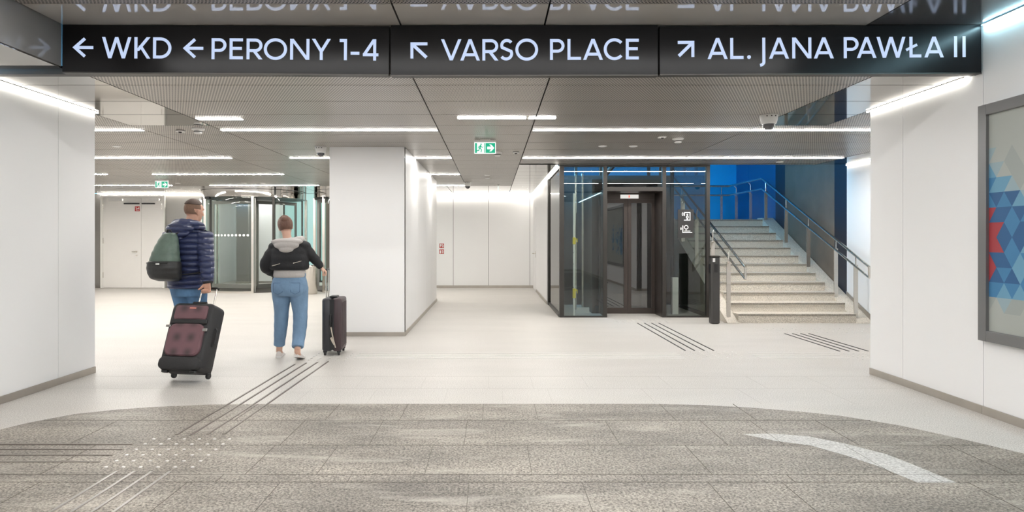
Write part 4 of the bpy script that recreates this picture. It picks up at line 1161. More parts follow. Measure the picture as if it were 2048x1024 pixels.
# ------------------------------------------------------------------ the two walkers and their luggage
V = Vector
def remeshed(o, vox, smooth_it=6, fac=.5):
    r = o.modifiers.new('skin', 'REMESH'); r.mode = 'VOXEL'; r.voxel_size = vox; r.use_smooth_shade = True
    s = o.modifiers.new('soften', 'SMOOTH'); s.factor = fac; s.iterations = smooth_it
    return o
def limb(mb, pts, rad, n=8, seg=18, mod=None, flat=None):
    """smooth tapered limb through joints (Catmull-Rom), radius interpolated; mod(s)-> radius factor along the length"""
    P = [V(p) for p in pts]; out = []; rr = []; ln = 0
    for i in range(len(P) - 1):
        p0 = P[max(0, i - 1)]; p1 = P[i]; p2 = P[i + 1]; p3 = P[min(len(P) - 1, i + 2)]
        for k in range(n + (1 if i == len(P) - 2 else 0)):
            t = k / n
            q = 0.5 * ((2 * p1) + (p2 - p0) * t + (2 * p0 - 5 * p1 + 4 * p2 - p3) * t * t + (-p0 + 3 * p1 - 3 * p2 + p3) * t ** 3)
            if out: ln += (q - out[-1]).length
            r = rad[i] + (rad[i + 1] - rad[i]) * (t * t * (3 - 2 * t))
            if mod: r *= mod(ln)
            out.append(q); rr.append(r)
    mb.tube(out, rr, seg, flat=flat)
    return out
def trunk(mb, rings, n=6, seg=28, mod=None, power=2.3):
    """rings: (x, y, z, rx, ry); superellipse cross-sections, interpolated along z"""
    rs = []; ln = 0; last = None
    for i in range(len(rings) - 1):
        a = rings[max(0, i - 1)]; b = rings[i]; c = rings[i + 1]; d = rings[min(len(rings) - 1, i + 2)]
        for k in range(n + (1 if i == len(rings) - 2 else 0)):
            t = k / n
            q = [0.5 * ((2 * b[j]) + (c[j] - a[j]) * t + (2 * a[j] - 5 * b[j] + 4 * c[j] - d[j]) * t * t + (-a[j] + 3 * b[j] - 3 * c[j] + d[j]) * t ** 3) for j in range(5)]
            f = mod(q[2]) if mod else 1
            ring = []
            for s in range(seg):
                A = 2 * PI * s / seg; ca, sa = math.cos(A), math.sin(A)
                e = 2 / power
                ring.append((q[0] + q[3] * f * math.copysign(abs(ca) ** e, ca), q[1] + q[4] * f * math.copysign(abs(sa) ** e, sa), q[2]))
            rs.append(ring)
    mb.rings(rs)
def hand(mb, wrist, d, n, w, curl=(20, 25, 20), k=1.0, thumb=1, tcurl=20, spread=3):
    """palm and five separate fingers. d: forearm-to-finger direction, n: palm normal (fingers curl towards it), w: direction from little finger to index"""
    wrist, d, n, w = V(wrist), V(d).normalized(), V(n), V(w)
    n = (n - d * n.dot(d)).normalized(); w = (w - d * w.dot(d) - n * w.dot(n)).normalized()
    for j, o in enumerate((-.030, -.010, .010, .030)):
        mb.tube([wrist + w * o * .55 * k - d * .01, wrist + (w * o * .8 + d * .045) * k, wrist + (w * o + d * .088) * k], [.0145 * k, .0145 * k, .0115 * k], 10)
    lens = [(.033, .021, .018), (.040, .026, .020), (.044, .029, .021), (.039, .024, .020)]
    for j, o in enumerate((-.031, -.0105, .0105, .031)):
        p = wrist + (w * o + d * .084) * k; dd = (d + w * math.radians(spread) * (o / .02)).normalized()
        pts = [p - dd * .02, p]; ang = 0
        for q in range(3):
            ang += math.radians(curl[q] + (2 - j) * 2)
            dv = dd * math.cos(ang) + n * math.sin(ang)
            p = p + dv * lens[j][q] * k; pts.append(p)
        mb.tube(pts, [.0095 * k, .0098 * k, .0090 * k, .0080 * k, .0060 * k], 10)
    p = wrist + (w * .030 + d * .020 + n * .006) * k; pts = [p - d * .012]; ang = math.radians(35)
    dv = (d * .62 + w * .72 + n * .25).normalized()
    for q, l in enumerate((.040, .030, .022)):
        p = p + dv * l * k; pts.append(p)
        a = math.radians(tcurl); dv = (dv * math.cos(a) + (n * .8 - w * .5).normalized() * math.sin(a)).normalized()
    mb.tube(pts, [.0150 * k, .0120 * k, .0105 * k, .0075 * k], 10)
def head(mb, c, R, k=1.0):
    """head in its own frame: y = facing; c = centre of the cranium"""
    def E(o, r): mb.ell(tuple(c + R @ (V(o) * k)), tuple(V(r) * k), 24, 16, R)
    E((0, -.008, .018), (.0765, .095, .094))
    E((0, .028, -.045), (.062, .066, .072)); E((0, .048, -.088), (.036, .042, .026)); E((0, .06, .03), (.058, .036, .05))
    E((0, .050, -.02), (.062, .046, .045))
    for s in (-1, 1):
        E((s * .076, -.004, -.020), (.010, .021, .033)); E((s * .080, -.010, -.002), (.008, .018, .018))
        E((s * .034, .082, .022), (.024, .012, .009)); E((s * .040, .068, -.028), (.022, .022, .02))
        E((s * .010, .098, -.040), (.009, .010, .007))
    mb.tube([tuple(c + R @ (V(p) * k)) for p in ((0, .088, .018), (0, .104, -.018), (0, .116, -.036), (0, .095, -.044))], [.009 * k, .011 * k, .0125 * k, .006 * k], 10)
    E((0, .088, -.066), (.022, .012, .0055)); E((0, .086, -.075), (.019, .013, .006))
def face_parts(t, c, R, k, iris, body):
    for s in (-1, 1):
        m = MB(); q = c + R @ (V((s * .032, .083, 0.002)) * k)
        m.ell(tuple(q), (.0125 * k,) * 3, 14, 10, R); e = m.build('eye', M_EYE, body, local=True)
        m = MB(); q = c + R @ (V((s * .032, .0945, 0.002)) * k); m.ell(tuple(q), (.006 * k, .002 * k, .006 * k), 12, 8, R); m.build('iris', iris, e, local=True)
        m = MB(); m.tube([tuple(c + R @ (V(p) * k)) for p in ((s * .014, .097, .027), (s * .034, .096, .033), (s * .054, .082, .027))], [.003 * k, .004 * k, .002 * k], 6); m.build('eyebrow', M_HAIRD, body, local=True)
    m = MB(); m.ell(tuple(c + R @ (V((0, .0965, -.070)) * k)), (.021 * k, .006 * k, .006 * k), 14, 8, R); m.build('mouth', M_LIP, body, local=True)
def stride_leg(mb, hip, knee, ankle, r, n=8): limb(mb, [hip, knee, ankle], r, n)

M_SKIN = plain('skin', (0.56, 0.31, 0.22), 0.5, var=.08, vscale=(14, 14, 14))
M_SKINR = plain('fair_skin', (0.62, 0.38, 0.28), 0.5, var=.08, vscale=(14, 14, 14))
M_EYE = plain('eye_white', (.8, .78, .75), .25, var=.01)
M_IRIS = plain('iris_brown', (.08, .045, .025), .2)
M_LIP = plain('lips', (.45, .19, .16), .5)
M_HAIRD = plain('dark_brown_hair', (0.060, 0.033, 0.022), 0.6, var=.35, vscale=(60, 60, 14), bump=.5, bscale=160)
M_HAIRS = plain('short_shaved_hair', (0.20, 0.115, 0.075), 0.65, var=.3, vscale=(90, 90, 90), bump=.4, bscale=260)
M_HAIRW = plain('brown_hair', (0.135, 0.065, 0.042), 0.5, var=.4, vscale=(50, 50, 12), bump=.6, bscale=120)
def quilted(name, c, period):
    m = plain(name, c, 0.38, var=.25, vscale=(9, 9, 18))
    nt = m.node_tree; b = nt.nodes['Principled BSDF']
    wv = N(nt, 'ShaderNodeTexWave', wave_type='BANDS', bands_direction='Z', wave_profile='SIN')
    wv.inputs['Scale'].default_value = 2 * PI / 20 / period; wv.inputs['Distortion'].default_value = .8; wv.inputs['Detail'].default_value = 1; wv.inputs['Detail Scale'].default_value = 2
    L(nt, coords(nt), wv.inputs['Vector'])
    pw = N(nt, 'ShaderNodeMath', operation='POWER'); L(nt, wv.outputs['Fac'], pw.inputs[0]); pw.inputs[1].default_value = .4
    n2 = N(nt, 'ShaderNodeTexNoise'); n2.inputs['Scale'].default_value = 40; L(nt, coords(nt), n2.inputs['Vector'])
    ad = N(nt, 'ShaderNodeMath', operation='MULTIPLY_ADD'); L(nt, n2.outputs['Fac'], ad.inputs[0]); ad.inputs[1].default_value = .25; L(nt, pw.outputs[0], ad.inputs[2])
    bp = N(nt, 'ShaderNodeBump'); bp.inputs['Strength'].default_value = .9; bp.inputs['Distance'].default_value = .02
    L(nt, ad.outputs[0], bp.inputs['Height']); L(nt, bp.outputs['Normal'], b.inputs['Normal'])
    return m
M_JACKET = quilted('navy_quilted_nylon', (0.030, 0.040, 0.105), .062)
M_LINING = plain('black_lining', (0.012, 0.012, 0.016), .6)
M_JEANS = plain('blue_denim', (0.085, 0.18, 0.32), 0.8, var=.6, vscale=(11, 11, 4), bump=.8, bscale=16)
M_JEANSL = plain('light_blue_denim', (0.16, 0.26, 0.39), 0.8, var=.42, vscale=(7, 7, 4), bump=.8, bscale=15)
M_PACKG = plain('green_nylon', (0.10, 0.145, 0.115), 0.4, var=.3, vscale=(12, 12, 5), bump=.9, bscale=13)
M_PACKB = plain('black_nylon', (0.02, 0.02, 0.02), 0.45, var=.3, vscale=(12, 12, 8), bump=.4, bscale=22)
M_BLKJ = plain('black_jacket_cloth', (0.010, 0.010, 0.012), 0.75, var=.3, vscale=(8, 8, 8), bump=.9, bscale=14)
M_HOODIE = plain('grey_jersey', (0.46, 0.43, 0.41), 0.85, var=.12, vscale=(7, 7, 10), bump=.7, bscale=18)
M_SHOE = plain('white_sneaker', (0.68, 0.63, 0.60), 0.5, var=.05)
M_SOLE = plain('white_rubber', (0.72, 0.70, 0.68), 0.6, var=.03)
M_SHOED = plain('dark_shoe', (0.03, 0.028, 0.028), 0.5)

def shoe(name, parent, ankle, toe, mat, sole, flatz=0.0, k=1.0, pitch=0.0):
    """ankle: ground point under the heel; toe: unit heading in xy; pitch: heel lift angle in radians (toe stays down)"""
    m = MB()
    h = V((toe[0], toe[1], 0)).normalized(); s = V((h.y, -h.x, 0))
    def P(l, a, z):
        q = V((l, a, z)); l0 = .185 * k
        if pitch and l < l0:
            dl = l0 - l; q = V((l0 - dl * math.cos(pitch) - z * math.sin(pitch) * 0, a, z * math.cos(pitch) + dl * math.sin(pitch)))
        p = V(ankle) + h * q.x + s * q.y; return (p.x, p.y, flatz + q.z)
    prof = [(-.045, .026, .055), (-.02, .036, .085), (.03, .038, .088), (.08, .040, .070), (.13, .046, .052), (.18, .047, .040), (.215, .036, .030), (.235, .018, .022)]
    rs = []
    for l, wd, ht in prof:
        l *= k; wd *= k; ht *= k
        rs.append([P(l, wd * math.cos(a), .018 * k + max(0, math.sin(a)) * (ht - .018 * k) + min(0, math.sin(a)) * .006) for a in [2 * PI * i / 16 for i in range(16)]])
    m.rings(rs); o = m.build(name, mat, parent, local=True, angle=60)
    m = MB(); rs = []
    for l, wd, ht in prof:
        l *= k * 1.02; wd *= k * 1.06
        rs.append([P(l, -wd, 0.001), P(l, wd, 0.001), P(l, wd, .022 * k), P(l, -wd, .022 * k)])
    m.rings(rs); m.build('sole', sole, o, local=True, angle=40)
    return o

# ---------------- man
MH = math.radians(-10)
man = thing('person', 'person in a navy quilted jacket with a green backpack, pulling a tilted plaid suitcase', 'person', (-3.262, 6.86, 0), MH)
hipL, hipR = V((-.095, 0, .93)), V((.095, 0, .93))
kneeL, kneeR = V((-.075, .06, .51)), V((.04, .12, .52))
ankL, ankR = V((-.035, -.02, .10)), V((-.005, .15, .09))
shL, shR = V((-.195, .0, 1.475)), V((.195, -.01, 1.475))
elR, wrR = V((.272, -.085, 1.185)), V((.318, -.125, .958))
elL, wrL = V((-.27, .02, 1.18)), V((-.25, .20, 1.00))
RH = Euler((math.radians(-4), math.radians(2), math.radians(-14))).to_matrix()
hc = V((.030, .055, 1.715))
mb = MB()
head(mb, hc, RH, 1.02)
limb(mb, [(0.0, -.01, 1.43), (.012, .012, 1.54), tuple(hc + V((0, -.012, -.05)))], [.075, .062, .060])
trunk(mb, [(0, 0, .86, .15, .10), (0, 0, .97, .165, .115), (0, 0, 1.12, .145, .10), (0, 0, 1.30, .17, .115), (0, 0, 1.44, .165, .095), (0, 0, 1.50, .07, .06)])
for a, b, c in ((shL, elL, wrL), (shR, elR, wrR)): limb(mb, [a, b, c], [.056, .042, .028])
for a, b, c in ((hipL, kneeL, ankL), (hipR, kneeR, ankR)): limb(mb, [a, b, c], [.085, .058, .04])
for a, f in ((ankL, -.05), (ankR, 0)): limb(mb, [a, a + V((0, .02, -.03)), a + V((0, .13, -.05))], [.04, .036, .028])
hdir = V((.02, -.10, -1)).normalized()
hand(mb, wrR + V((0, -.005, -.01)), hdir, (0, -1, 0.0), (-1, 0, 0), (68, 80, 50), 1.0, 1, 42)
hand(mb, wrL + V((0, .01, -.005)), (0.05, .35, -.9), (.8, -.2, 0), (0.2, .9, .3), (25, 30, 25), 1.0)
body = remeshed(mb.build('body', M_SKIN, man, local=True), .0058, 4)
face_parts(man, hc, RH, 1.02, M_IRIS, body)
def cap(c, R, k, rx, ry, rz, keep, off=(0, -.010, .022), thick=.006, seg=84, rows=60):
    """hair cap: shell over the cranium kept where keep(unit vector) is true"""
    m = MB(); grid = {}
    vs = []; fs = []
    for i in range(rows + 1):
        t = PI * i / rows
        for j in range(seg):
            u = V((math.sin(t) * math.cos(2 * PI * j / seg), math.sin(t) * math.sin(2 * PI * j / seg), math.cos(t)))
            for l in (0, 1):
                g = -.004 if l == 0 else thick
                p = c + R @ (V((u.x * (rx + g), u.y * (ry + g), u.z * (rz + g))) * k + V(off) * k)
                vs.append(tuple(p))
            grid[i, j] = u
    def id(i, j, l): return (i * seg + j % seg) * 2 + l
    cells = set()
    for i in range(rows):
        for j in range(seg):
            u = (grid[i, j] + grid[i, (j + 1) % seg] + grid[i + 1, j] + grid[i + 1, (j + 1) % seg]) / 4
            if keep(u.normalized()): cells.add((i, j))
    for i, j in cells:
        fs.append((id(i, j, 1), id(i + 1, j, 1), id(i + 1, j + 1, 1), id(i, j + 1, 1)))
        fs.append((id(i, j, 0), id(i, j + 1, 0), id(i + 1, j + 1, 0), id(i + 1, j, 0)))
        for (ni, nj, a, b) in ((i + 1, j, (i + 1, j), (i + 1, j + 1)), (i - 1, j, (i, j), (i, j + 1)), (i, (j + 1) % seg, (i, j + 1), (i + 1, j + 1)), (i, (j - 1) % seg, (i, j), (i + 1, j))):
            if (ni, nj) not in cells: fs.append((id(*a, 1), id(*b, 1), id(*b, 0), id(*a, 0)))
    m.add(vs, fs)
    return m
m = cap(hc, RH, 1.02, .0765, .095, .094, lambda u: u.z > .42 + .25 * max(0, u.y) , thick=.012)
hr_ = m.build('hair', M_HAIRD, man, local=True, angle=70)
m = cap(hc, RH, 1.02, .0765, .095, .094, lambda u: u.z <= .46 and u.z > -.62 and u.y < .28 and not (abs(u.x) > .86 and u.z < -.05), thick=.004)
m.build('shaved_side', M_HAIRS, hr_, local=True, angle=70)
# jeans
mb = MB()
trunk(mb, [(0, 0, .80, .165, .115), (0, 0, .90, .175, .125), (0, 0, 1.0, .165, .12), (0, 0, 1.06, .16, .115)])
fold = lambda s: 1 + .025 * math.sin(s * 60) * (1 if s > .3 else .3)
for a, b, c in ((hipL, kneeL, ankL), (hipR, kneeR, ankR)): limb(mb, [a, b, c + V((0, 0, -.02))], [.112, .083, .068], 12, 20, fold)
remeshed(mb.build('jeans', M_JEANS, man, local=True), .010, 3)
for a, dd, pt in ((ankL, (-.05, 1), 0), (ankR, (-.05, 1), 0)):
    shoe('shoe', man, V((a.x, a.y - (.0 if not pt else .02), 0)), dd, M_SHOED, M_SOLE, 0, 1.12, pt)
# quilted jacket: body and sleeves with seams
quilt = lambda p: (lambda z: 1 + .045 * abs(math.sin(PI * z / p)) ** .6 - .030)
mb = MB()
trunk(mb, [(0, 0, .885, .190, .150), (0, .0, .91, .205, .160), (0, .0, 1.02, .205, .158), (0, -.005, 1.16, .205, .158), (0, -.01, 1.30, .215, .165), (0, -.01, 1.41, .215, .155), (0, -.005, 1.475, .19, .130), (0, 0, 1.535, .10, .095), (0, .01, 1.56, .085, .085)], 14, 40, quilt(.062), 2.5)
for a, b, c in ((shL, elL, wrL), (shR, elR, wrR)):
    limb(mb, [a + V((0, 0, -.01)), b, c + (c - b).normalized() * -.005], [.092, .078, .056], 22, 24, quilt(.060))
jk = remeshed(mb.build('jacket', M_JACKET, man, local=True), .007, 1)
for a, b, c in ((elL, wrL, 0), (elR, wrR, 0)):
    d = (b - a).normalized(); m = MB(); m.tube([b - d * .025, b - d * .004, b + d * .012], [.053, .052, .046], 18); m.build('cuff', M_LINING, jk, local=True)
m = MB(); m.tube([(.06, .155, .93), (.0, .172, 1.1), (0, .170, 1.3), (0, .13, 1.46), (0, .10, 1.54)], .007, 8); m.build('zip', M_LINING, jk, local=True)
# hood lying on the shoulders
mb = MB()
ringpts = []
for i in range(25):
    a = math.radians(-215 + 250 * i / 24)
    ringpts.append((.012 + .135 * math.cos(a), .01 + .125 * math.sin(a), 1.545 + .022 * math.sin(-a) + (.0 if math.sin(a) < 0 else -.01)))
mb.tube(ringpts, [.020 + .040 * math.sin(PI * i / 24) ** .7 * (1 + .10 * math.sin(i * 2.2)) for i in range(25)], 16)
for k, (yy, zz, rx, ry, rz) in enumerate(((-.135, 1.52, .155, .075, .070), (-.155, 1.475, .12, .065, .060), (-.165, 1.44, .075, .050, .045))):
    mb.ell((-.005, yy, zz), (rx, ry, rz), 24, 14)
hood = remeshed(mb.build('hood', M_JACKET, man, local=True), .008, 3)
m = MB(); m.tube([(ringpts[i][0] * .86, ringpts[i][1] * .86, ringpts[i][2] + .030) for i in range(1, 24)], .010, 8); m.build('hood_lining', M_LINING, hood, local=True)
# backpack: tall green bag with black lower pocket and straps
bp = thing('backpack', 'green and black drawstring-top backpack on the back of the person in navy', 'backpack', (-3.262, 6.86, 0), MH)
mb = MB()
trunk(mb, [(-.055, -.235, .985, .105, .055), (-.06, -.27, 1.02, .150, .095), (-.065, -.285, 1.12, .160, .115), (-.06, -.28, 1.25, .140, .105), (-.05, -.255, 1.38, .105, .080), (-.045, -.235, 1.455, .075, .055), (-.045, -.23, 1.475, .05, .035)], 8, 32, lambda z: 1 + .018 * math.sin(z * 95), 2.4)
bpg = remeshed(mb.build('bag', M_PACKG, bp, local=True), .008, 3)
mb = MB()
trunk(mb, [(-.055, -.240, .975, .11, .055), (-.06, -.275, 1.01, .158, .102), (-.065, -.292, 1.09, .170, .124), (-.065, -.292, 1.16, .166, .124), (-.064, -.290, 1.185, .150, .110)], 8, 32, lambda z: 1 + .012 * math.sin(z * 120), 2.4)
pk = remeshed(mb.build('lower_pocket', M_PACKB, bp, local=True), .008, 3)
m = MB(); m.tube([(-.215, -.36, 1.165), (-.13, -.415, 1.172), (-.05, -.424, 1.172), (.05, -.395, 1.165)], .006, 8); m.build('zip', M_BLACK, pk, local=True)
m = MB(); m.cbox(-.06, -.02, -.432, -.420, 1.150, 1.166, .003); m.build('emblem', M_WHITEP, pk, local=True)
for s in (-1, 1):
    m = MB(); pts = [(-.045 + s * .05, -.225, 1.45), (s * .10, -.13, 1.56), (s * .115, -.01, 1.573), (s * .125, .12, 1.49), (s * .13, .185, 1.36), (s * .15, .185, 1.2), (s * .20, .08, 1.10), (s * .215, -.08, 1.06), (-.06 + s * .12, -.22, 1.04)]
    limb(m, pts, [.016] * 9, 6, 10, None, .45); m.build('strap', M_PACKB, bp, local=True)
m = MB(); m.tube([(-.075, -.24, 1.47), (-.06, -.25, 1.505), (-.03, -.25, 1.505), (-.015, -.235, 1.47)], .006, 8); m.build('drawstring', M_PACKB, bp, local=True)

# ---------------- the man's suitcase
def rounded_ring(x0, x1, z0, z1, r, y, n=6):
    pts = []
    for cx, cz, a0 in ((x1 - r, z0 + r, -90), (x1 - r, z1 - r, 0), (x0 + r, z1 - r, 90), (x0 + r, z0 + r, 180)):
        for i in range(n + 1):
            a = math.radians(a0 + 90 * i / n); pts.append((cx + r * math.cos(a), y, cz + r * math.sin(a)))
    return pts
M_PLAID = None
def plaid(name, c1, c2, p):
    m, nt, b = new_mat(name)
    def wv(d):
        w_ = N(nt, 'ShaderNodeTexWave', wave_type='BANDS', bands_direction=d); w_.inputs['Scale'].default_value = 1 / p / 3.18
        w_.inputs['Distortion'].default_value = .25
        L(nt, coords(nt), w_.inputs['Vector']); return w_.outputs['Fac']
    ml = N(nt, 'ShaderNodeMath', operation='MULTIPLY'); L(nt, wv('X'), ml.inputs[0]); L(nt, wv('Z'), ml.inputs[1])
    mx = N(nt, 'ShaderNodeMix', data_type='RGBA'); L(nt, ml.outputs[0], mx.inputs['Factor'])
    mx.inputs['A'].default_value = rgb(c1); mx.inputs['B'].default_value = rgb(c2)
    L(nt, mx.outputs['Result'], b.inputs['Base Color']); b.inputs['Roughness'].default_value = .7
    return m
M_PLAID = plaid('plaid_cloth', (.160, .080, .092), (.062, .038, .044), .15)
M_CASE = plain('case_black_cloth', (0.016, 0.015, 0.016), .6, var=.2, vscale=(20, 20, 20), bump=.2, bscale=90)
AL = math.radians(22)
sc = thing('suitcase', 'large black and plum plaid suitcase tilted on two wheels behind the person in navy', 'suitcase', (-3.015, 6.43, .0), math.radians(-8))
RX = Matrix.Rotation(-AL, 3, 'X')
def T(p):
    q = RX @ V((p[0], p[1], p[2] - .032)); return (q.x, q.y, q.z + .032)
def tb(m):
    m.v = [T(p) for p in m.v]; return m
def tilted(m, name, mat, par, **kw):
    """keep the mesh upright in its own frame and tilt the object, so woven patterns follow the case"""
    o = m.build(name, mat, par, local=True, **kw)
    if par is sc:
        o.rotation_euler = (-AL, 0, 0); q = V((0, 0, .032)) - RX @ V((0, 0, .032)); o.location = q - V((0, 0, .014))
    return o
m = MB()
m.rings([rounded_ring(-.205, .205, .075, .715, .05, -.255), rounded_ring(-.225, .225, .055, .735, .06, -.235), rounded_ring(-.228, .228, .05, .738, .06, -.14), rounded_ring(-.226, .226, .052, .736, .06, -.05), rounded_ring(-.215, .215, .06, .728, .055, -.035)])
shell = tilted(m, 'case_shell', M_CASE, sc, angle=45)
def pocket(z0, z1, ya, yb, r, nm, x=.185):
    m = MB(); m.rings([rounded_ring(-x, x, z0, z1, r, ya), rounded_ring(-x, x, z0, z1, r, yb + .012), rounded_ring(-x + .012, x - .012, z0 + .012, z1 - .012, r * .9, yb)])
    return tilted(m, nm, M_PLAID, sc, angle=40)
pocket(.195, .515, -.25, -.292, .07, 'front_pocket'); pocket(.56, .705, -.25, -.278, .03, 'top_pocket', .175)
m = MB(); m.rings([rounded_ring(-.215, .215, .06, .19, .05, -.25), rounded_ring(-.21, .21, .065, .185, .05, -.285), rounded_ring(-.19, .19, .08, .17, .04, -.295)]); tilted(m, 'lower_guard', M_CASE, sc, angle=40)
m = MB(); m.cbox(-.195, .195, -.280, -.25, .517, .562, .008); tilted(m, 'flap', M_CASE, sc)
for x in (-.2, .2):
    m = MB(); m.cbox(x - .024, x + .024, -.290, -.275, .478 if x < 0 else .44, .500 if x < 0 else .470, .004); tilted(m, 'buckle', M_CLAD, sc)
m = MB(); m.cbox(-.015, .055, -.286, -.276, .668, .682, .003); tilted(m, 'red_badge', plain('salmon_badge', (.62, .24, .19), .5), sc)
m = MB(); m.tube([(-.08, -.15, .738), (-.07, -.15, .765), (.07, -.15, .765), (.08, -.15, .738)], .011, 10); tilted(m, 'carry_handle', M_CASE, sc)
m = MB(); m.tube([(.226, -.15, .32), (.25, -.15, .34), (.25, -.15, .48), (.226, -.15, .50)], .010, 10); tilted(m, 'side_handle', M_CASE, sc)
for x in (-.15, .15): m = MB(); m.cbox(x - .03, x + .03, -.26, -.21, .035, .06, .008); tilted(m, 'foot', M_BLACK, sc)
for x in (-.185, .185):
    m = MB(); m.lathe([(0, -.014), (.03, -.014), (.033, -.008), (.033, .008), (.03, .014), (0, .014)], (0, 0, 0), 24); m.v = [(x + p[2], -.03 + p[0], .048 + p[1]) for p in m.v]
    wl = tilted(m, 'wheel', M_BLACK, sc)
    m = MB(); m.cbox(x - .028, x + .028, -.075, -.032, .055, .10, .006); tilted(m, 'wheel_housing', M_BLACK, sc)
for x in (-.085, .085):
    m = MB(); m.tube([(x, -.045, .70), (x, -.045, .945)], .008, 10); tilted(m, 'handle_tube', M_STEEL, sc)
m = MB(); m.tube([(-.10, -.045, .945), (-.085, -.045, .955), (.085, -.045, .955), (.10, -.045, .945)], .013, 12); tilted(m, 'grip', M_BLACK, sc)

# ---------------- woman
WH = math.radians(4)
wom = thing('person', 'person in a cropped black jacket over a grey hoodie and light blue jeans, walking away', 'person', (-2.385, 7.53, 0), WH)
hipL, hipR = V((-.09, 0, .86)), V((.09, 0, .86))
kneeL, kneeR = V((-.115, .07, .49)), V((.115, .03, .48))
ankL, ankR = V((-.155, .13, .085)), V((.125, -.16, .13))
shL, shR = V((-.175, .0, 1.315)), V((.175, .0, 1.335))
elR, wrR = V((.285, .05, 1.165)), V((.345, .085, 1.075))
elL, wrL = V((-.275, -.03, 1.105)), V((-.215, .16, .985))
RH = Euler((math.radians(-10), math.radians(-9), math.radians(14))).to_matrix()
hc = V((-.058, .035, 1.565))
mb = MB()
head(mb, hc, RH, .97)
limb(mb, [(-.005, -.005, 1.28), (-.025, .01, 1.38), tuple(hc + V((.008, -.012, -.05)))], [.065, .050, .050])
trunk(mb, [(0, 0, .80, .16, .11), (0, 0, .92, .165, .115), (0, 0, 1.04, .13, .095), (0, 0, 1.18, .14, .10), (0, 0, 1.28, .13, .08), (0, 0, 1.35, .055, .05)])
for a, b, c in ((shL, elL, wrL), (shR, elR, wrR)): limb(mb, [a + V((-.02 * (1 if a.x > 0 else -1), 0, -.02)), b, c], [.040, .034, .024])
for a, b, c in ((hipL, kneeL, ankL), (hipR, kneeR, ankR)): limb(mb, [a, b, c], [.085, .055, .036])
limb(mb, [ankL, ankL + V((0, .015, -.03)), ankL + V((-.01, .12, -.05))], [.036, .034, .026])
limb(mb, [ankR, ankR + V((0, .01, -.04)), ankR + V((.0, .10, -.085))], [.036, .034, .026])
hand(mb, wrR + V((.003, .004, -.004)), (.60, .22, -.62), (-.75, -.05, -.70), (.15, -1, .05), (55, 70, 45), .92, 1, 30)
hand(mb, wrL, (.35, .6, -.72), (.85, -.3, .1), (.1, .8, .5), (22, 28, 22), .92)
body = remeshed(mb.build('body', M_SKINR, wom, local=True), .0058, 4)
face_parts(wom, hc, RH, .97, M_IRIS, body)
m = cap(hc, RH, .97, .0765, .097, .094, lambda u: u.z > .25 * u.y - .02 and not (u.y > .62 and u.z < .35) or (u.y < .15 and u.z > -.72), thick=.014)
hr_ = m.build('hair', M_HAIRW, wom, local=True, angle=70)
m = MB()
q = hc + RH @ V((0, -.085, .062)); m.ell(tuple(q), (.047, .042, .044), 20, 14)
for i in range(6):
    a = i * 1.05; pts = [tuple(q + V((.043 * math.cos(a + t_ * .6), -.012 + .01 * t_, .043 * math.sin(a + t_ * .6)))) for t_ in range(4)]
    m.tube(pts, [.008, .014, .014, .008], 8)
m.build('bun', M_HAIRW, hr_, local=True, angle=70)
# jeans, cropped at the ankle
mb = MB()
trunk(mb, [(0, -.005, .745, .165, .115), (0, -.012, .80, .198, .142), (0, -.012, .87, .207, .150), (0, -.004, .94, .190, .135), (0, 0, 1.01, .165, .118)], 8)
for s in (-1, 1): mb.ell((s * .085, -.075, .835), (.095, .085, .10), 20, 14)
fold = lambda s: 1 + .022 * math.sin(s * 55 + 1) * (.4 if s < .3 else 1)
limb(mb, [hipL + V((-.005, 0, -.02)), kneeL, ankL + V((0, 0, .055))], [.118, .082, .064], 12, 22, fold)
limb(mb, [hipR + V((.005, 0, -.02)), kneeR, ankR + V((0, .012, .030))], [.118, .083, .068], 12, 22, fold)
jn = remeshed(mb.build('jeans', M_JEANSL, wom, local=True), .009, 3)
for s in (-1, 1):
    m = MB(); x = s * .098
    pts = [(x - .052, -.147, .905), (x + .052, -.142, .905), (x + .050, -.153, .80), (x, -.156, .775), (x - .050, -.158, .80), (x - .052, -.147, .905)]
    m.tube(pts, .0028, 6); m.build('back_pocket', plain('denim_seam_%d' % (s + 1), (.085, .15, .25), .8), jn, local=True)
m = MB(); rs = []
for z in (.972, 1.008):
    rs.append([(.186 * math.cos(2 * PI * i / 32), -.002 + .134 * math.sin(2 * PI * i / 32), z) for i in range(32)])
m.rings(rs); m.build('waistband', M_JEANSL, jn, local=True)
shoe('shoe', wom, V((ankL.x, ankL.y - .01, 0)), (-.12, 1), M_SHOE, M_SOLE, 0, .97, 0)
shoe('shoe', wom, V((ankR.x - .01, ankR.y + .01, 0)), (.05, 1), M_SHOE, M_SOLE, 0, .97, .25)
# grey hoodie: hem below the jacket and the hood over its collar
mb = MB(); trunk(mb, [(0, -.005, .962, .178, .135), (0, -.003, .985, .184, .140), (0, 0, 1.04, .180, .135), (0, 0, 1.10, .17, .125), (0, 0, 1.25, .15, .11)], 8, 36, lambda z: 1 + .010 * math.sin(z * 160))
hd = remeshed(mb.build('hoodie', M_HOODIE, wom, local=True), .009, 3)
mb = MB()
rp = []
for i in range(25):
    a = math.radians(-220 + 260 * i / 24)
    rp.append((-.012 + .150 * math.cos(a), -.008 + .105 * math.sin(a), 1.392 + .020 * math.sin(a) + .022 * math.cos(a)))
mb.tube(rp, [.018 + .030 * math.sin(PI * i / 24) ** .7 * (1 + .12 * math.sin(i * 1.9)) for i in range(25)], 16)
for yy, zz, rx, ry, rz in ((-.115, 1.38, .185, .058, .042), (-.136, 1.338, .145, .052, .052), (-.150, 1.292, .085, .038, .040)):
    mb.ell((-.005, yy, zz), (rx, ry, rz), 24, 14)
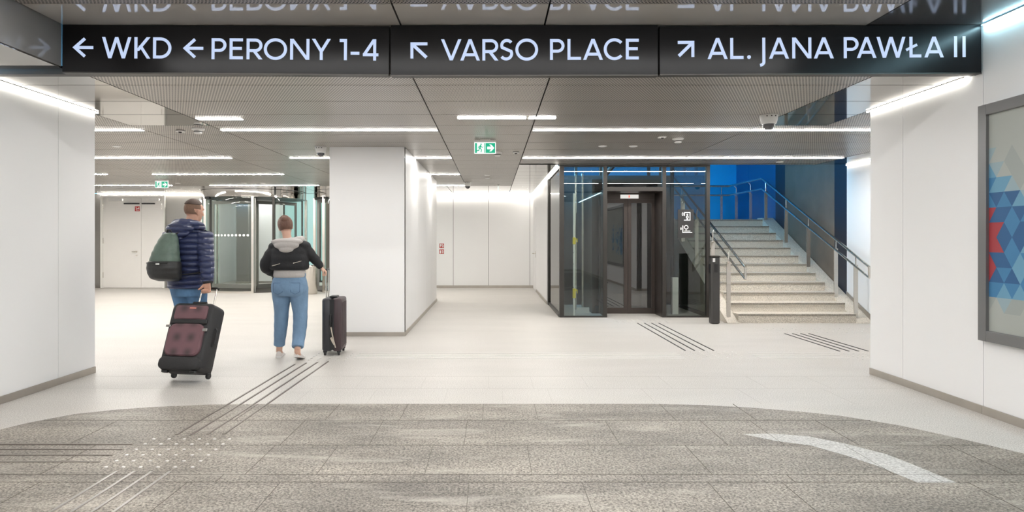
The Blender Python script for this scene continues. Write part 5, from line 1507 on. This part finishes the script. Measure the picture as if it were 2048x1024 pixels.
remeshed(mb.build('hood', M_HOODIE, wom, local=True), .008, 3)
# cropped black jacket
mb = MB()
trunk(mb, [(0, -.005, 1.050, .205, .150), (0, -.008, 1.075, .222, .165), (0, -.01, 1.14, .220, .165), (0, -.012, 1.22, .212, .160), (0, -.01, 1.30, .205, .138), (0, 0, 1.365, .15, .10), (0, 0, 1.385, .085, .07)], 8, 36, lambda z: 1 + .012 * math.sin(z * 70))
fold = lambda s: 1 + .045 * math.sin(s * 70)
limb(mb, [shL + V((.02, 0, -.012)), elL, wrL], [.084, .064, .042], 14, 20, fold)
limb(mb, [shR + V((-.02, 0, -.022)), elR, wrR + (wrR - elR).normalized() * .005], [.084, .056, .038], 14, 20, fold)
for s in (-1, 1): mb.ell((s * .140, -.006, 1.325 if s < 0 else 1.335), (.105, .095, .060), 22, 14)
bj = remeshed(mb.build('jacket', M_BLKJ, wom, local=True), .009, 3)
for s, x, z in ((-1, -.115, 1.115), (1, .125, 1.145)):
    m = MB(); m.tube([(x - .045, -.168, z - .012), (x, -.180, z), (x + .045, -.166, z + .014)], .005, 8); m.build('zip_pocket', M_STEEL, bj, local=True)
# ---------------- the woman's suitcase
s2 = thing('suitcase', 'dark upright cabin suitcase with a pale ribbon tag, rolling beside the person in black', 'suitcase', (-1.955, 7.93, 0), math.radians(3))
m = MB()
def rr2(x0, x1, y0, y1, r, z, n=5):
    return [(px_, pz_, z) for px_, _, pz_ in rounded_ring(x0, x1, y0, y1, r, 0, n)]
M_CASE2 = plain('case_navy_black', (.030, .030, .036), .42, var=.3, vscale=(8, 8, 3))
M_CASE3 = plain('case_plum_black', (.050, .030, .034), .45, var=.3, vscale=(8, 8, 3))
def half(x0, x1, mat, nm):
    m = MB(); m.rings([rr2(x0 + .012, x1 - .012, -.18, .18, .03, .055), rr2(x0, x1, -.195, .195, .04, .075), rr2(x0, x1, -.195, .195, .04, .665), rr2(x0 + .006, x1 - .006, -.188, .188, .04, .683), rr2(x0 + .02, x1 - .02, -.17, .17, .03, .692)])
    o = m.build(nm, mat, s2, local=True, angle=50)
    m = MB()
    for k in range(4):
        y = -.13 + .087 * k; xx = x0 if x0 < -.05 else x1
        m.tube([(xx, y, .10), (xx, y, .64)], .006, 8)
    m.build('rib', mat, o, local=True)
half(-.120, -.004, M_CASE2, 'left_shell'); half(.004, .115, M_CASE3, 'right_shell')
m = MB(); m.rings([rr2(-.006, .006, -.19, .19, .035, .07), rr2(-.006, .006, -.19, .19, .035, .68)]); m.build('zip_band', M_BLACK, s2, local=True)
m = MB(); m.tube([(-.01, -.19, .50), (-.01, -.222, .49), (-.01, -.222, .36), (-.01, -.19, .35)], .009, 10); m.build('side_handle', M_BLACK, s2, local=True)
m = MB(); m.cbox(-.05, .04, -.08, .08, .69, .712, .008); m.build('top_plate', M_BLACK, s2, local=True)
for y in (-.07, .07):
    m = MB(); m.tube([(-.09, y, .66), (-.09, y, 1.03)], .007, 10); m.build('handle_tube', M_STEEL, s2, local=True)
m = MB(); m.tube([(-.09, -.085, 1.03), (-.09, -.07, 1.04), (-.09, .07, 1.04), (-.09, .085, 1.03)], .012, 12); m.build('grip', M_BLACK, s2, local=True)
for x in (-.085, .08):
    for y in (-.155, .155):
        m = MB(); m.lathe([(0, -.012), (.022, -.012), (.025, -.006), (.025, .006), (.022, .012), (0, .012)], (0, 0, 0), 20); m.v = [(x + p[2], y + p[0], .025 + p[1]) for p in m.v]
        wl = m.build('wheel', M_BLACK, s2, local=True)
        m = MB(); m.cbox(x - .022, x + .022, y - .02, y + .02, .035, .062, .005); m.build('wheel_fork', M_BLACK, wl, local=True)
m = MB(); m.tube([(-.01, -.200, .36), (.012, -.206, .25), (.03, -.204, .17), (.05, -.21, .10)], .007, 8, flat=.4)
m.rings([[(.0, -.214, .23), (.022, -.214, .19), (.045, -.214, .145), (.03, -.214, .13), (.006, -.214, .17), (-.014, -.214, .215)], [(.0, -.206, .23), (.022, -.206, .19), (.045, -.206, .145), (.03, -.206, .13), (.006, -.206, .17), (-.014, -.206, .215)]])
m.build('ribbon_tag', plain('pale_ribbon', (.55, .48, .40), .6), s2, local=True, angle=60)
